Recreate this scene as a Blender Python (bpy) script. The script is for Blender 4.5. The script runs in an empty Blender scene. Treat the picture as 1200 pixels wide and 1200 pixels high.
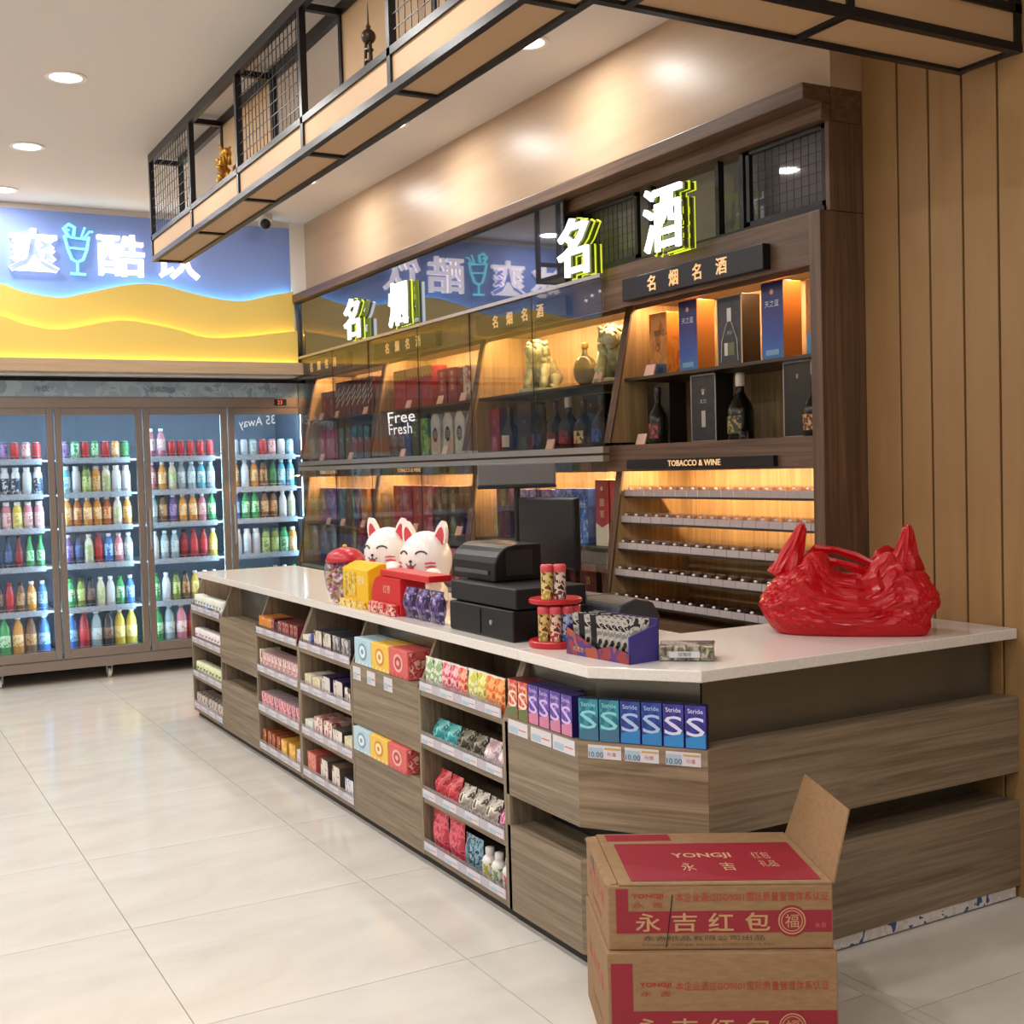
import bpy, bmesh, math, random
from mathutils import Vector, Matrix
random.seed(7)
S = bpy.context.scene
C = S.collection
PI = math.pi

# ---------------------------------------------------------------- camera
def make_camera():
    yaw, pitch, roll = math.radians(29.24666), math.radians(-2.17215), math.radians(-1.57822)
    cy, sy, cp, sp, cr, sr = math.cos(yaw), math.sin(yaw), math.cos(pitch), math.sin(pitch), math.cos(roll), math.sin(roll)
    f0, r0, u0 = Vector((sy, cy, 0)), Vector((cy, -sy, 0)), Vector((0, 0, 1))
    f = f0 * cp + u0 * sp
    u = u0 * cp - f0 * sp
    r2 = r0 * cr + u * sr
    u2 = u * cr - r0 * sr
    cam = bpy.data.cameras.new('camera')
    cam.sensor_width = 36.0
    cam.sensor_fit = 'HORIZONTAL'
    cam.lens = 1406.276 / 1200.0 * 36.0
    cam.clip_end = 60
    o = bpy.data.objects.new('camera', cam)
    m = Matrix((r2, u2, -f)).transposed().to_4x4()
    m.translation = (0, 0, 1.5)
    o.matrix_world = m
    C.objects.link(o)
    S.camera = o
make_camera()

# ---------------------------------------------------------------- light and exposure
w = bpy.data.worlds.new('world')
S.world = w
w.use_nodes = True
w.node_tree.nodes['Background'].inputs[0].default_value = (1.0, 0.95, 0.9, 1)
w.node_tree.nodes['Background'].inputs[1].default_value = 0.35
vs = S.view_settings
S.display_settings.display_device = 'sRGB'
vs.view_transform = 'Standard'
vs.look = 'None'
vs.gamma = 1.0
vs.use_curve_mapping = False
vs.exposure = -0.1
DOWNLIGHT_W = 8.0
LED_WARM, LED_FRIDGE, LED_SIGN = 125.0, 48.0, 15.0
S.cycles.max_bounces = 7
S.cycles.transparent_max_bounces = 24
S.cycles.sample_clamp_indirect = 4.0

# ---------------------------------------------------------------- helpers: materials
def lin(h):
    h = h.lstrip('#')
    o = []
    for i in (0, 2, 4):
        c = int(h[i:i + 2], 16) / 255.0
        o.append(c / 12.92 if c <= 0.04045 else ((c + 0.055) / 1.055) ** 2.4)
    return (o[0], o[1], o[2], 1.0)
MC = {}
def newmat(name):
    m = bpy.data.materials.new(name)
    m.use_nodes = True
    nt = m.node_tree
    return m, nt, nt.nodes['Principled BSDF']
def col(h, rough=0.5, metal=0.0, spec=0.5):
    k = ('c', h, rough, metal, spec)
    if k not in MC:
        m, nt, b = newmat('paint_' + h.strip('#'))
        b.inputs['Base Color'].default_value = lin(h)
        b.inputs['Roughness'].default_value = rough
        b.inputs['Metallic'].default_value = metal
        b.inputs['Specular IOR Level'].default_value = spec
        MC[k] = m
    return MC[k]
def ramp(nt, fac, stops, interp='LINEAR'):
    r = nt.nodes.new('ShaderNodeValToRGB')
    r.color_ramp.interpolation = interp
    e = r.color_ramp.elements
    while len(e) < len(stops):
        e.new(0.5)
    for i, (p, c) in enumerate(stops):
        e[i].position = p
        e[i].color = lin(c)
    nt.links.new(fac, r.inputs[0])
    return r.outputs[0]
def coords(nt, scale=(1, 1, 1), rot=(0, 0, 0)):
    t = nt.nodes.new('ShaderNodeTexCoord')
    mp = nt.nodes.new('ShaderNodeMapping')
    mp.inputs['Scale'].default_value = scale
    mp.inputs['Rotation'].default_value = rot
    nt.links.new(t.outputs['Object'], mp.inputs[0])
    return mp.outputs[0]
def noise(nt, vec, scale, detail=4, rough=0.55, dist=0.0):
    n = nt.nodes.new('ShaderNodeTexNoise')
    n.inputs['Scale'].default_value = scale
    n.inputs['Detail'].default_value = detail
    n.inputs['Roughness'].default_value = rough
    n.inputs['Distortion'].default_value = dist
    nt.links.new(vec, n.inputs['Vector'])
    return n.outputs['Fac']
def wood(name, dark, mid, light, axis='Y', rough=0.45, fine=34.0):
    """wood grain running along the given axis"""
    k = ('w', name, axis)
    if k in MC:
        return MC[k]
    m, nt, b = newmat(name + '_' + axis.lower())
    sc = {'X': (1.1, fine * 0.6, fine), 'Y': (fine * 0.6, 1.1, fine), 'Z': (fine, fine, 1.1)}[axis]
    v = coords(nt, sc)
    n = noise(nt, v, 1.0, 6, 0.62, 1.3)
    c = ramp(nt, n, [(0.26, dark), (0.5, mid), (0.72, light)])
    nt.links.new(c, b.inputs['Base Color'])
    b.inputs['Roughness'].default_value = rough
    bp = nt.nodes.new('ShaderNodeBump')
    bp.inputs['Strength'].default_value = 0.12
    bp.inputs['Distance'].default_value = 0.002
    nt.links.new(n, bp.inputs['Height'])
    nt.links.new(bp.outputs[0], b.inputs['Normal'])
    MC[k] = m
    return m
def printed(a, b_, scale=70, thr=0.52, rough=0.35, c=None):
    """printed packaging: blotches of two or three inks"""
    k = ('p', a, b_, scale, thr, c)
    if k not in MC:
        m, nt, b = newmat('print_' + a.strip('#') + '_' + b_.strip('#'))
        n = noise(nt, coords(nt, (1, 1, 0.8)), scale, 2, 0.5, 0.6)
        st = [(0.0, a), (thr, b_)] if c is None else [(0.0, a), (thr - 0.05, b_), (thr + 0.07, c)]
        nt.links.new(ramp(nt, n, st, 'CONSTANT'), b.inputs['Base Color'])
        b.inputs['Roughness'].default_value = rough
        MC[k] = m
    return MC[k]
def emis(name, h, s):
    k = ('e', name, h, s)
    if k not in MC:
        m, nt, b = newmat(name)
        b.inputs['Base Color'].default_value = lin(h)
        b.inputs['Emission Color'].default_value = lin(h)
        b.inputs['Emission Strength'].default_value = s
        MC[k] = m
    return MC[k]
def thin_glass(name, tint, ior=1.5, boost=1.0):
    """a thin pane: clear, with a mirror image that grows towards grazing angles"""
    k = ('g', name)
    if k in MC:
        return MC[k]
    m = bpy.data.materials.new(name)
    m.use_nodes = True
    nt = m.node_tree
    nt.nodes.clear()
    out = nt.nodes.new('ShaderNodeOutputMaterial')
    mix = nt.nodes.new('ShaderNodeMixShader')
    tr = nt.nodes.new('ShaderNodeBsdfTransparent')
    gl = nt.nodes.new('ShaderNodeBsdfGlossy')
    fr = nt.nodes.new('ShaderNodeFresnel')
    mul = nt.nodes.new('ShaderNodeMath')
    mul.operation = 'MULTIPLY'
    mul.use_clamp = True
    mul.inputs[1].default_value = boost
    ge = nt.nodes.new('ShaderNodeNewGeometry')          # the far face of a pane mirrors like the near one
    mr = nt.nodes.new('ShaderNodeMapRange')
    mr.inputs['To Min'].default_value = ior
    mr.inputs['To Max'].default_value = 1.0 / ior
    nt.links.new(ge.outputs['Backfacing'], mr.inputs['Value'])
    nt.links.new(mr.outputs[0], fr.inputs['IOR'])
    tr.inputs[0].default_value = lin(tint)
    gl.inputs['Roughness'].default_value = 0.0
    gl.inputs['Color'].default_value = (1, 1, 1, 1)
    nt.links.new(fr.outputs[0], mul.inputs[0])
    nt.links.new(mul.outputs[0], mix.inputs[0])
    nt.links.new(tr.outputs[0], mix.inputs[1])
    nt.links.new(gl.outputs[0], mix.inputs[2])
    nt.links.new(mix.outputs[0], out.inputs[0])
    MC[k] = m
    return m

M = {}
M['black_metal'] = col('#1b1a1d', 0.35, 0.3)
M['black'] = col('#0f0f13', 0.33, 0.0, 0.35)
M['dark_plastic'] = col('#131418', 0.38, 0.0, 0.3)
M['white_paint'] = col('#d9d2cb', 0.7)
M['counter'] = wood('counter_wood', '#5a4c3c', '#82725e', '#988972', 'Y', 0.5)
M['counter_x'] = wood('counter_wood', '#5a4c3c', '#82725e', '#988972', 'X', 0.5)
M['counter_z'] = wood('counter_wood', '#5a4c3c', '#82725e', '#988972', 'Z', 0.5)
M['cab'] = wood('cabinet_wood', '#412f23', '#604735', '#765a44', 'Y', 0.42)
M['cab_z'] = wood('cabinet_wood', '#412f23', '#604735', '#765a44', 'Z', 0.42)
M['cab_light'] = wood('cabinet_light_wood', '#86704c', '#ad9064', '#c4a77a', 'Z', 0.45)
M['tan'] = col('#bf9d76', 0.55)
M['slat'] = wood('slat_wood', '#916d43', '#967348', '#9b784d', 'Z', 0.5, 9)
M['white_trim'] = col('#e6ddd6', 0.6)
M['steel'] = col('#77705f', 0.28, 0.9)
M['alu'] = col('#b9b6b2', 0.3, 0.85)
M['fridge_frame'] = col('#8c8078', 0.32, 0.55)
M['glass'] = thin_glass('fridge_glass', '#f8fafa', 1.45, 0.7)
M['cab_glass'] = thin_glass('cabinet_glass', '#f0f0ec', 1.5, 0.75)
M['acrylic'] = thin_glass('clear_acrylic', '#f0ecf2', 1.45, 1.6)
M['tag_white'] = col('#e9e6ea', 0.5)
M['paper'] = col('#efc3b6', 0.6)
M['led_warm'] = emis('warm_led', '#ffcf98', LED_WARM)
M['led_fridge'] = emis('cold_led', '#b8e6ff', LED_FRIDGE)
M['gold'] = col('#e6b878', 0.35, 0.5)
M['gold_lit'] = emis('gold_letter', '#f2c48a', 0.55)

def bulk_mat():
    m, nt, b = newmat('beige_laminate')
    n = noise(nt, coords(nt, (2, 0.4, 6)), 3, 3)
    nt.links.new(ramp(nt, n, [(0.3, '#b3977a'), (0.7, '#ba9f83')]), b.inputs['Base Color'])
    b.inputs['Roughness'].default_value = 0.36
    b.inputs['Specular IOR Level'].default_value = 0.22
    return m
M['bulk'] = bulk_mat()
def tile_mat():
    m, nt, b = newmat('polished_marble_tile')
    v = coords(nt, (0.5, 1.3, 1), (0, 0, 0.5))
    n = noise(nt, v, 1.6, 7, 0.6, 1.6)
    nt.links.new(ramp(nt, n, [(0.25, '#c6c1b9'), (0.5, '#d4d0c9'), (0.75, '#dcd9d3')]), b.inputs['Base Color'])
    b.inputs['Roughness'].default_value = 0.15
    b.inputs['Specular IOR Level'].default_value = 0.55
    return m
M['tile'] = tile_mat()
def stone_mat():
    m, nt, b = newmat('white_quartz')
    n = noise(nt, coords(nt), 140, 3)
    nt.links.new(ramp(nt, n, [(0.3, '#d6d0ca'), (0.7, '#e6e1dc')]), b.inputs['Base Color'])
    b.inputs['Roughness'].default_value = 0.13
    return m
M['stone'] = stone_mat()
def kick_mat():
    m, nt, b = newmat('dark_brushed_steel')
    n = noise(nt, coords(nt, (3, 3, 1)), 1.0, 3)
    nt.links.new(ramp(nt, n, [(0.3, '#625f57'), (0.7, '#706d64')]), b.inputs['Base Color'])
    b.inputs['Metallic'].default_value = 0.6
    b.inputs['Roughness'].default_value = 0.25
    return m
M['kick'] = kick_mat()
def card_mat():
    m, nt, b = newmat('brown_cardboard')
    n = noise(nt, coords(nt, (8, 8, 30)), 4, 4)
    nt.links.new(ramp(nt, n, [(0.3, '#8a6a49'), (0.7, '#987855')]), b.inputs['Base Color'])
    b.inputs['Roughness'].default_value = 0.75
    return m
M['card'] = card_mat()

# ---------------------------------------------------------------- helpers: meshes and objects
class MB:
    def __init__(s):
        s.v, s.f, s.m, s.mats = [], [], [], []
    def mi(s, mat):
        if mat not in s.mats:
            s.mats.append(mat)
        return s.mats.index(mat)
    def add(s, vs_, fs, mat):
        b = len(s.v)
        s.v += [tuple(q) for q in vs_]
        i = s.mi(mat)
        for f in fs:
            s.f.append([b + q for q in f])
            s.m.append(i)
        return s
    def box(s, x0, x1, y0, y1, z0, z1, mat):
        vs_ = [(x, y, z) for z in (z0, z1) for y in (y0, y1) for x in (x0, x1)]
        return s.add(vs_, [(0, 2, 3, 1), (4, 5, 7, 6), (0, 1, 5, 4), (2, 6, 7, 3), (0, 4, 6, 2), (1, 3, 7, 5)], mat)
    def prism(s, pts, axis, a, b, mat):
        """pts: polygon in the two axes other than `axis` (in x,y,z order), extruded from a to b"""
        n = len(pts)
        def mk(p, h):
            return {'x': (h, p[0], p[1]), 'y': (p[0], h, p[1]), 'z': (p[0], p[1], h)}[axis]
        vs_ = [mk(p, a) for p in pts] + [mk(p, b) for p in pts]
        area = sum(pts[i][0] * pts[(i + 1) % n][1] - pts[(i + 1) % n][0] * pts[i][1] for i in range(n))
        flip = (area > 0) != (axis == 'y')
        lo, hi = list(range(n)), list(range(n, 2 * n))
        fs = [lo[::-1], hi] if flip else [lo, hi[::-1]]
        for i in range(n):
            j = (i + 1) % n
            q = (i, j, n + j, n + i)
            fs.append(q if flip else q[::-1])
        return s.add(vs_, fs, mat)
    def quad(s, a, b, c, d, mat):
        return s.add([a, b, c, d], [(0, 1, 2, 3)], mat)
    def lathe(s, prof, seg, mats, c=(0, 0, 0), sy=1.0, caps=True):
        """prof: (r, z) from bottom to top; mats: one material or one per band"""
        n = len(prof)
        b = len(s.v)
        for r, z in prof:
            for k in range(seg):
                a = 2 * PI * k / seg
                s.v.append((c[0] + r * math.cos(a), c[1] + r * sy * math.sin(a), c[2] + z))
        for i in range(n - 1):
            mt = mats[i] if isinstance(mats, (list, tuple)) else mats
            q = s.mi(mt)
            for k in range(seg):
                l = (k + 1) % seg
                s.f.append([b + i * seg + k, b + i * seg + l, b + (i + 1) * seg + l, b + (i + 1) * seg + k])
                s.m.append(q)
        if caps:
            m0 = mats[0] if isinstance(mats, (list, tuple)) else mats
            m1 = mats[-1] if isinstance(mats, (list, tuple)) else mats
            s.f.append([b + k for k in range(seg)][::-1]); s.m.append(s.mi(m0))
            s.f.append([b + (n - 1) * seg + k for k in range(seg)]); s.m.append(s.mi(m1))
        return s
    def tube(s, path, r, n, mat, closed=False):
        path = [Vector(p) for p in path]
        rs = r if isinstance(r, (list, tuple)) else [r] * len(path)
        b = len(s.v)
        L = len(path)
        up = None
        for i, p in enumerate(path):
            if closed:
                d = path[(i + 1) % L] - path[i - 1]
            else:
                d = path[min(i + 1, L - 1)] - path[max(i - 1, 0)]
            d.normalize()
            if up is None:
                up = Vector((0, 0, 1)) if abs(d.z) < 0.9 else Vector((1, 0, 0))
            e1 = (up - d * up.dot(d)).normalized()
            e2 = d.cross(e1)
            up = e1
            for k in range(n):
                a = 2 * PI * (k + 0.5) / n
                s.v.append(tuple(p + (e1 * math.cos(a) + e2 * math.sin(a)) * rs[i]))
        q = s.mi(mat)
        for i in range(L if closed else L - 1):
            j = (i + 1) % L
            for k in range(n):
                l = (k + 1) % n
                s.f.append([b + i * n + k, b + i * n + l, b + j * n + l, b + j * n + k]); s.m.append(q)
        if not closed:
            s.f.append([b + k for k in range(n)][::-1]); s.m.append(q)
            s.f.append([b + (L - 1) * n + k for k in range(n)]); s.m.append(q)
        return s
    def ball(s, c, r, mat, seg=16, rings=9):
        """ellipsoid with radii r=(rx,ry,rz)"""
        if not isinstance(r, (list, tuple)):
            r = (r, r, r)
        b = len(s.v)
        q = s.mi(mat)
        s.v.append((c[0], c[1], c[2] - r[2]))
        for i in range(1, rings):
            t = PI * i / rings
            for k in range(seg):
                a = 2 * PI * k / seg
                s.v.append((c[0] + r[0] * math.sin(t) * math.cos(a), c[1] + r[1] * math.sin(t) * math.sin(a), c[2] - r[2] * math.cos(t)))
        s.v.append((c[0], c[1], c[2] + r[2]))
        top = len(s.v) - 1
        for k in range(seg):
            l = (k + 1) % seg
            s.f.append([b, b + 1 + l, b + 1 + k]); s.m.append(q)
            for i in range(rings - 2):
                o0, o1 = b + 1 + i * seg, b + 1 + (i + 1) * seg
                s.f.append([o0 + k, o0 + l, o1 + l, o1 + k]); s.m.append(q)
            o0 = b + 1 + (rings - 2) * seg
            s.f.append([o0 + k, o0 + l, top]); s.m.append(q)
        return s
    def build(s, name, parent=None, origin=None, smooth=False, bevel=0.0, seg=2):
        """one mesh object; vertices are in the shop's axes unless the parent is turned (then in the parent's)"""
        if parent is not None:
            off = wl(parent)
            if off is None:
                off = Vector((0, 0, 0))
        else:
            off = Vector(origin) if origin is not None else Vector((0, 0, 0))
        me = bpy.data.meshes.new(name)
        me.from_pydata([tuple(Vector(q) - off) for q in s.v], [], s.f)
        for mt in s.mats:
            me.materials.append(mt)
        me.polygons.foreach_set('material_index', s.m)
        if smooth:
            me.polygons.foreach_set('use_smooth', [True] * len(s.f))
        me.update()
        o = bpy.data.objects.new(name, me)
        C.objects.link(o)
        if parent is not None:
            o.parent = parent
        else:
            o.location = off
        if bevel:
            bv = o.modifiers.new('bevel', 'BEVEL')
            bv.width = bevel
            bv.segments = seg
            bv.limit_method = 'ANGLE'
            bv.angle_limit = 0.6
        return o
def wl(o):
    """offset of an unturned object; None for things built in their own axes"""
    t = Vector((0, 0, 0))
    while o is not None:
        if o.get('_own'):
            return None
        t += o.location
        o = o.parent
    return t
def tag(o, label=None, cat=None, group=None, kind=None):
    if label: o['label'] = label
    if cat: o['category'] = cat
    if group: o['group'] = group
    if kind: o['kind'] = kind
    return o
OWN = []
def thing(name, label, cat, loc=(0, 0, 0), rz=None, group=None):
    o = bpy.data.objects.new(name, None)
    o.empty_display_size = 0.1
    o.location = loc
    C.objects.link(o)
    if rz is not None:
        o.rotation_euler = (0, 0, rz)
        o['_own'] = 1
        OWN.append(o)
    return tag(o, label, cat, group)
def structure(o):
    o['kind'] = 'structure'
    return o
def own(o):
    o['_own'] = 1
    OWN.append(o)
    return o
KIDS = {}
def dup(root, loc, rz=0.0, label=None, group=None, scale=None):
    """copy of a thing with copies of its parts and sub-parts"""
    r = root.copy()
    C.objects.link(r)
    r.location = loc
    r.rotation_euler = (0, 0, rz)
    if scale: r.scale = scale
    if label: r['label'] = label
    if group: r['group'] = group
    for ch in list(root.children):
        c = ch.copy(); C.objects.link(c); c.parent = r
        for g in list(ch.children):
            d = g.copy(); C.objects.link(d); d.parent = c
    return r
TX = {}
def text_verts(body, off=0.0, ext=0.0, res=3):
    k = (body, off, ext, res)
    if k not in TX:
        cu = bpy.data.curves.new('lettering', 'FONT')
        cu.body = body
        cu.size = 1.0
        cu.align_x = 'CENTER'
        cu.align_y = 'CENTER'
        cu.offset = off
        cu.extrude = ext
        cu.resolution_u = res
        ob = bpy.data.objects.new('lettering', cu)
        me = ob.to_mesh()
        vs_ = [tuple(v.co) for v in me.vertices]
        fs = [tuple(p.vertices) for p in me.polygons]
        ob.to_mesh_clear()
        bpy.data.objects.remove(ob)
        bpy.data.curves.remove(cu)
        if vs_:
            xs = [v[0] for v in vs_]; ys = [v[1] for v in vs_]
            cx, cy = (min(xs) + max(xs)) / 2, (min(ys) + max(ys)) / 2
            vs_ = [(v[0] - cx, v[1] - cy, v[2]) for v in vs_]
            ww, hh = max(xs) - min(xs), max(ys) - min(ys)
        else:
            ww = hh = 1.0
        TX[k] = (vs_, fs, ww, hh)
    return TX[k]
def text(mb, body, at, right, up, mat, h=None, wd=None, off=0.0, ext=0.0, res=2):
    """add flat (or extruded) lettering to a mesh: centred at `at`, of height h and/or width wd"""
    vs_, fs, ww, hh = text_verts(body, off, ext, res)
    right, up, at = Vector(right), Vector(up), Vector(at)
    nrm = right.cross(up)
    sx = wd / ww if wd else h / hh
    sy = h / hh if h else sx
    mb.add([at + right * (v[0] * sx) + up * (v[1] * sy) + nrm * v[2] for v in vs_], fs, mat)
    return mb
FX, FZ = (0, -1, 0), (0, 0, 1)      # lettering on a face that looks towards -X reads along -Y
# ---------------------------------------------------------------- the room
CEIL = 3.44
XL, YF, YB, XR = -4.2, -2.2, 10.2, 3.42
fl = structure(MB().box(XL, 4.0, YF, YB, -0.06, -0.004, col('#8d877c', 0.8)).build('floor'))
xs = [0.785 + 0.827 * k for k in range(-6, 2)] + [2.439]
xs_r = [2.486, 3.313, 4.0]
ys = [3.24 + 0.827 * k for k in range(-6, 9)]
ys_r = [2.277 + 0.827 * k for k in range(-5, 10)]
tiles = {}
def lay(x0, x1, y0, y1):
    x0, x1, y0, y1 = max(x0, XL), min(x1, 4.0), max(y0, YF), min(y1, YB)
    k = (round(x1 - x0, 3), round(y1 - y0, 3))
    g = 0.0014
    if k not in tiles:
        dx, dy = (x1 - x0) / 2 - g, (y1 - y0) / 2 - g
        tiles[k] = MB().box(-dx, dx, -dy, dy, 0, 0.0038, M['tile']).build('tile', fl)
        o = tiles[k]
    else:
        o = tiles[k].copy(); C.objects.link(o)
    o.location = ((x0 + x1) / 2, (y0 + y1) / 2, -0.0038)
xa = [XL] + [x for x in xs if x > XL]
for i in range(len(xa) - 1):
    for j in range(len(ys) - 1):
        lay(xa[i], xa[i + 1], ys[j], ys[j + 1])
for j in range(len(ys_r) - 1):
    lay(2.439, 2.486, ys_r[j], ys_r[j + 1])
    lay(2.486, 3.313, ys_r[j], ys_r[j + 1])
    lay(3.313, 4.0, ys_r[j], ys_r[j + 1])

structure(MB().box(XL, 4.0, YF, YB, CEIL, CEIL + 0.08, M['white_paint']).build('ceiling'))
structure(MB().box(XL - 0.1, XL, YF, YB, 0, CEIL, M['white_paint']).build('wall_left'))
structure(MB().box(XL, 4.0, YF - 0.1, YF, 0, CEIL, M['white_paint']).build('wall_front'))
structure(MB().box(XL, 4.0, YB, YB + 0.1, 0, CEIL, M['white_paint']).build('wall_back'))
# soffit over the fridges, and its return beside the sign
m = MB().box(XL, 3.185, 9.06, YB, 2.25, CEIL, M['white_trim'])
structure(m.build('trim_1'))
structure(MB().box(3.14, 3.262, 9.03, 9.06, 2.43, CEIL, M['white_trim']).build('trim_2'))
structure(MB().box(3.262, 3.9, 3.327, 9.05, 2.874, CEIL, M['bulk']).build('trim_3'))
# right wall: dark backing with upright boards
wr = structure(MB().box(3.433, 3.55, YF, 3.326, 0, CEIL, col('#1d1510', 0.8)).build('wall_right'))
edges = [3.3265, 3.157, 3.015, 2.87, 2.725] + [2.725 - 0.146 * k for k in range(1, 33)]
sl = None
for i in range(len(edges) - 1):
    y1, y0 = edges[i] - (0.0 if i == 0 else 0.0045), edges[i + 1] + 0.0045
    MB().box(3.42, 3.4335, y0, y1, 0, CEIL, M['slat']).build('slat', wr, bevel=0.002, seg=1)
structure(MB().box(3.8, 3.9, 3.327, YB, 0, 2.874, M['white_paint']).build('wall_right_rear'))

# ---------------------------------------------------------------- ceiling downlights
dl = thing('downlight', 'round white recessed downlight', 'light', (0, 0, CEIL), group='ceiling downlights')
mm = MB()
mm.lathe([(0.098, -0.006), (0.098, 0.0), (0.078, 0.0), (0.076, -0.006), (0.098, -0.006)], 28, col('#e8e4e0', 0.4), (0, 0, CEIL), caps=False)
mm.build('trim_ring', dl)
MB().lathe([(0.076, -0.002), (0.076, 0.0)], 28, emis('lamp_diffuser', '#fff4e6', 4.0), (0, 0, CEIL)).build('diffuser', dl)
lamp = bpy.data.lights.new('downlight_lamp', 'AREA')
lamp.shape = 'DISK'
lamp.size = 0.15
lamp.energy = DOWNLIGHT_W
lamp.color = (1.0, 0.97, 0.935)
spots = []
for y in (8.68, 7.51, 6.15, 4.8, 3.4, 2.0, 0.6, -0.9):
    for x in (1.04, -0.8, -2.6):
        spots.append((x, y))
for x, y in ((2.79, 7.7), (2.79, 6.24), (2.84, 4.8)):
    spots.append((x, y))
first = True
for i, (x, y) in enumerate(spots):
    o = dl if i == 0 else dup(dl, (x, y, CEIL))
    o.location = (x, y, CEIL)
    lo = bpy.data.objects.new('downlight_lamp', lamp)
    lo.location = (0, 0, -0.012)
    lo.parent = o
    C.objects.link(lo)
    v = None
    if x == 1.04 and y > 6:
        v = {8.68: 'farthest of three round downlights, nearest the blue fridge sign', 7.51: 'middle one of three round ceiling downlights at the left', 6.15: 'largest nearest round ceiling downlight at upper left'}[y]
    elif x == 2.84:
        v = 'round downlight glimpsed over the inner edge of the black hanging rack'
    else:
        v = 'round white recessed downlight out of view in the shop ceiling'
    o['label'] = v

# ---------------------------------------------------------------- security camera
t = thing('security_camera', 'small white dome security camera with black lens under the ceiling', 'camera', (2.88, 8.8, CEIL))
MB().lathe([(0.05, 0.0), (0.05, -0.03), (0.044, -0.05)][::-1], 20, col('#d8d4d0', 0.4), (2.88, 8.8, CEIL)).build('base', t, smooth=False)
MB().tube([(2.88, 8.8, CEIL - 0.04), (2.86, 8.75, CEIL - 0.075), (2.845, 8.7, CEIL - 0.09)], [0.046, 0.05, 0.045], 16, col('#cfcac6', 0.4)).build('housing', t, smooth=True)
MB().ball((2.84, 8.69, CEIL - 0.095), 0.04, M['black'], 16, 8).build('lens', t, smooth=True)

# ---------------------------------------------------------------- sign over the fridges
sg = thing('fridge_sign', 'long backlit sign with blue sky and yellow wave panels over the fridges', 'sign', (1.0, 9.06, 2.34))
MB().box(-2.0, 3.138, 9.035, 9.06, 2.34, 3.395, col('#7f98d8', 0.5)).build('blue_board', sg)
w1 = [(1.032, 2.857), (1.141, 2.821), (1.307, 2.787), (1.449, 2.782), (1.625, 2.826), (1.834, 2.879), (1.986, 2.905), (2.14, 2.9), (2.326, 2.858), (2.549, 2.818), (2.745, 2.813), (2.914, 2.853), (3.137, 2.903)]
w2 = [(1.018, 2.627), (1.18, 2.574), (1.387, 2.545), (1.578, 2.581), (1.833, 2.627), (2.178, 2.582), (2.428, 2.521), (2.707, 2.535), (3.137, 2.592)]
def smooth_curve(p, n=5):
    o = []
    q = [p[0]] + p + [p[-1]]
    for i in range(1, len(q) - 2):
        a, b, c, d = q[i - 1], q[i], q[i + 1], q[i + 2]
        for k in range(n):
            t_ = k / n
            o.append(tuple(0.5 * ((2 * b[j]) + (-a[j] + c[j]) * t_ + (2 * a[j] - 5 * b[j] + 4 * c[j] - d[j]) * t_ * t_ + (-a[j] + 3 * b[j] - 3 * c[j] + d[j]) * t_ ** 3) for j in (0, 1)))
    o.append(p[-1])
    return o
w1 = [(-2.0 + 0.2 * k, 2.84 + 0.055 * math.sin(-1.2 + 0.95 * k)) for k in range(15)] + w1
w2 = [(-2.0 + 0.2 * k, 2.585 + 0.05 * math.sin(0.4 + 0.95 * k)) for k in range(15)] + w2
w1, w2 = smooth_curve(w1, 4), smooth_curve(w2, 4)
yel = col('#dfc060', 0.55)
def wave(pts, ya, yb, name, parent):
    mb = MB()
    for (xa_, za), (xb_, zb) in zip(pts, pts[1:]):
        mb.prism([(xa_, 2.34), (xb_, 2.34), (xb_, zb), (xa_, za)], 'y', ya, yb, yel)
    return mb.build(name, parent)
wave(w1, 8.975, 8.99, 'upper_wave', sg)
wave(w2, 8.915, 8.93, 'lower_wave', sg)
for x, z in ((0.419, 2.955), (0.354, 3.004), (0.271, 3.045), (0.206, 3.079), (0.161, 3.035), (0.163, 2.974), (0.156, 2.913), (0.157, 2.852)):
    MB().ball((x, 9.022, z), (0.014, 0.012, 0.014), emis('small_bulb', '#fff6e0', 4.0), 10, 6).build('bulb', sg, smooth=True)
def strip(pts, y, dz, mat, name):
    MB().tube([(x, y, z + dz) for x, z in pts], 0.006, 4, mat).build(name, sg)
strip(w1, 9.004, -0.03, emis('blue_led', '#7fd8ff', LED_SIGN * 2.2), 'blue_led_strip')
strip(w2, 8.946, -0.028, emis('yellow_led', '#ffe07a', LED_SIGN), 'yellow_led_strip')
MB().box(-2.0, 3.13, 8.885, 8.893, 2.323, 2.331, emis('yellow_led', '#ffe07a', LED_SIGN)).build('bottom_led_strip', sg)
lip = wood('sign_lip', '#a58a6c', '#b39778', '#bfa485', 'X', 0.4)
MB().box(-2.0, 3.16, 8.869, 9.06, 2.25, 2.322, lip).build('wood_ledge', sg)
MB().box(-2.0, 3.16, 8.858, 8.8685, 2.25, 2.341, lip).build('ledge_front', sg, bevel=0.003)
wl_ = emis('white_channel_letter', '#fff4f4', 1.5)
for ch, x in (('冰', 0.87), ('爽', 1.262), ('酷', 1.858), ('饮', 2.258)):
    mb = MB()
    text(mb, ch, (x, 9.015, 3.107), (1, 0, 0), FZ, wl_, h=0.3, wd=0.33, off=0.012, ext=0.02, res=2)
    mb.build('letter', sg)
cup = emis('cyan_neon', '#7fe6ea', 1.3)
mb = MB()
cx, yy = 1.552, 9.012
def tb(pts, r=0.008, closed=False):
    mb.tube([(cx + px, yy, pz) for px, pz in pts], r, 6, cup, closed)
tb([(-0.082, 3.225), (-0.06, 3.13), (-0.035, 3.06), (0, 3.04), (0.04, 3.06), (0.068, 3.13), (0.085, 3.225)], 0.011)
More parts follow.
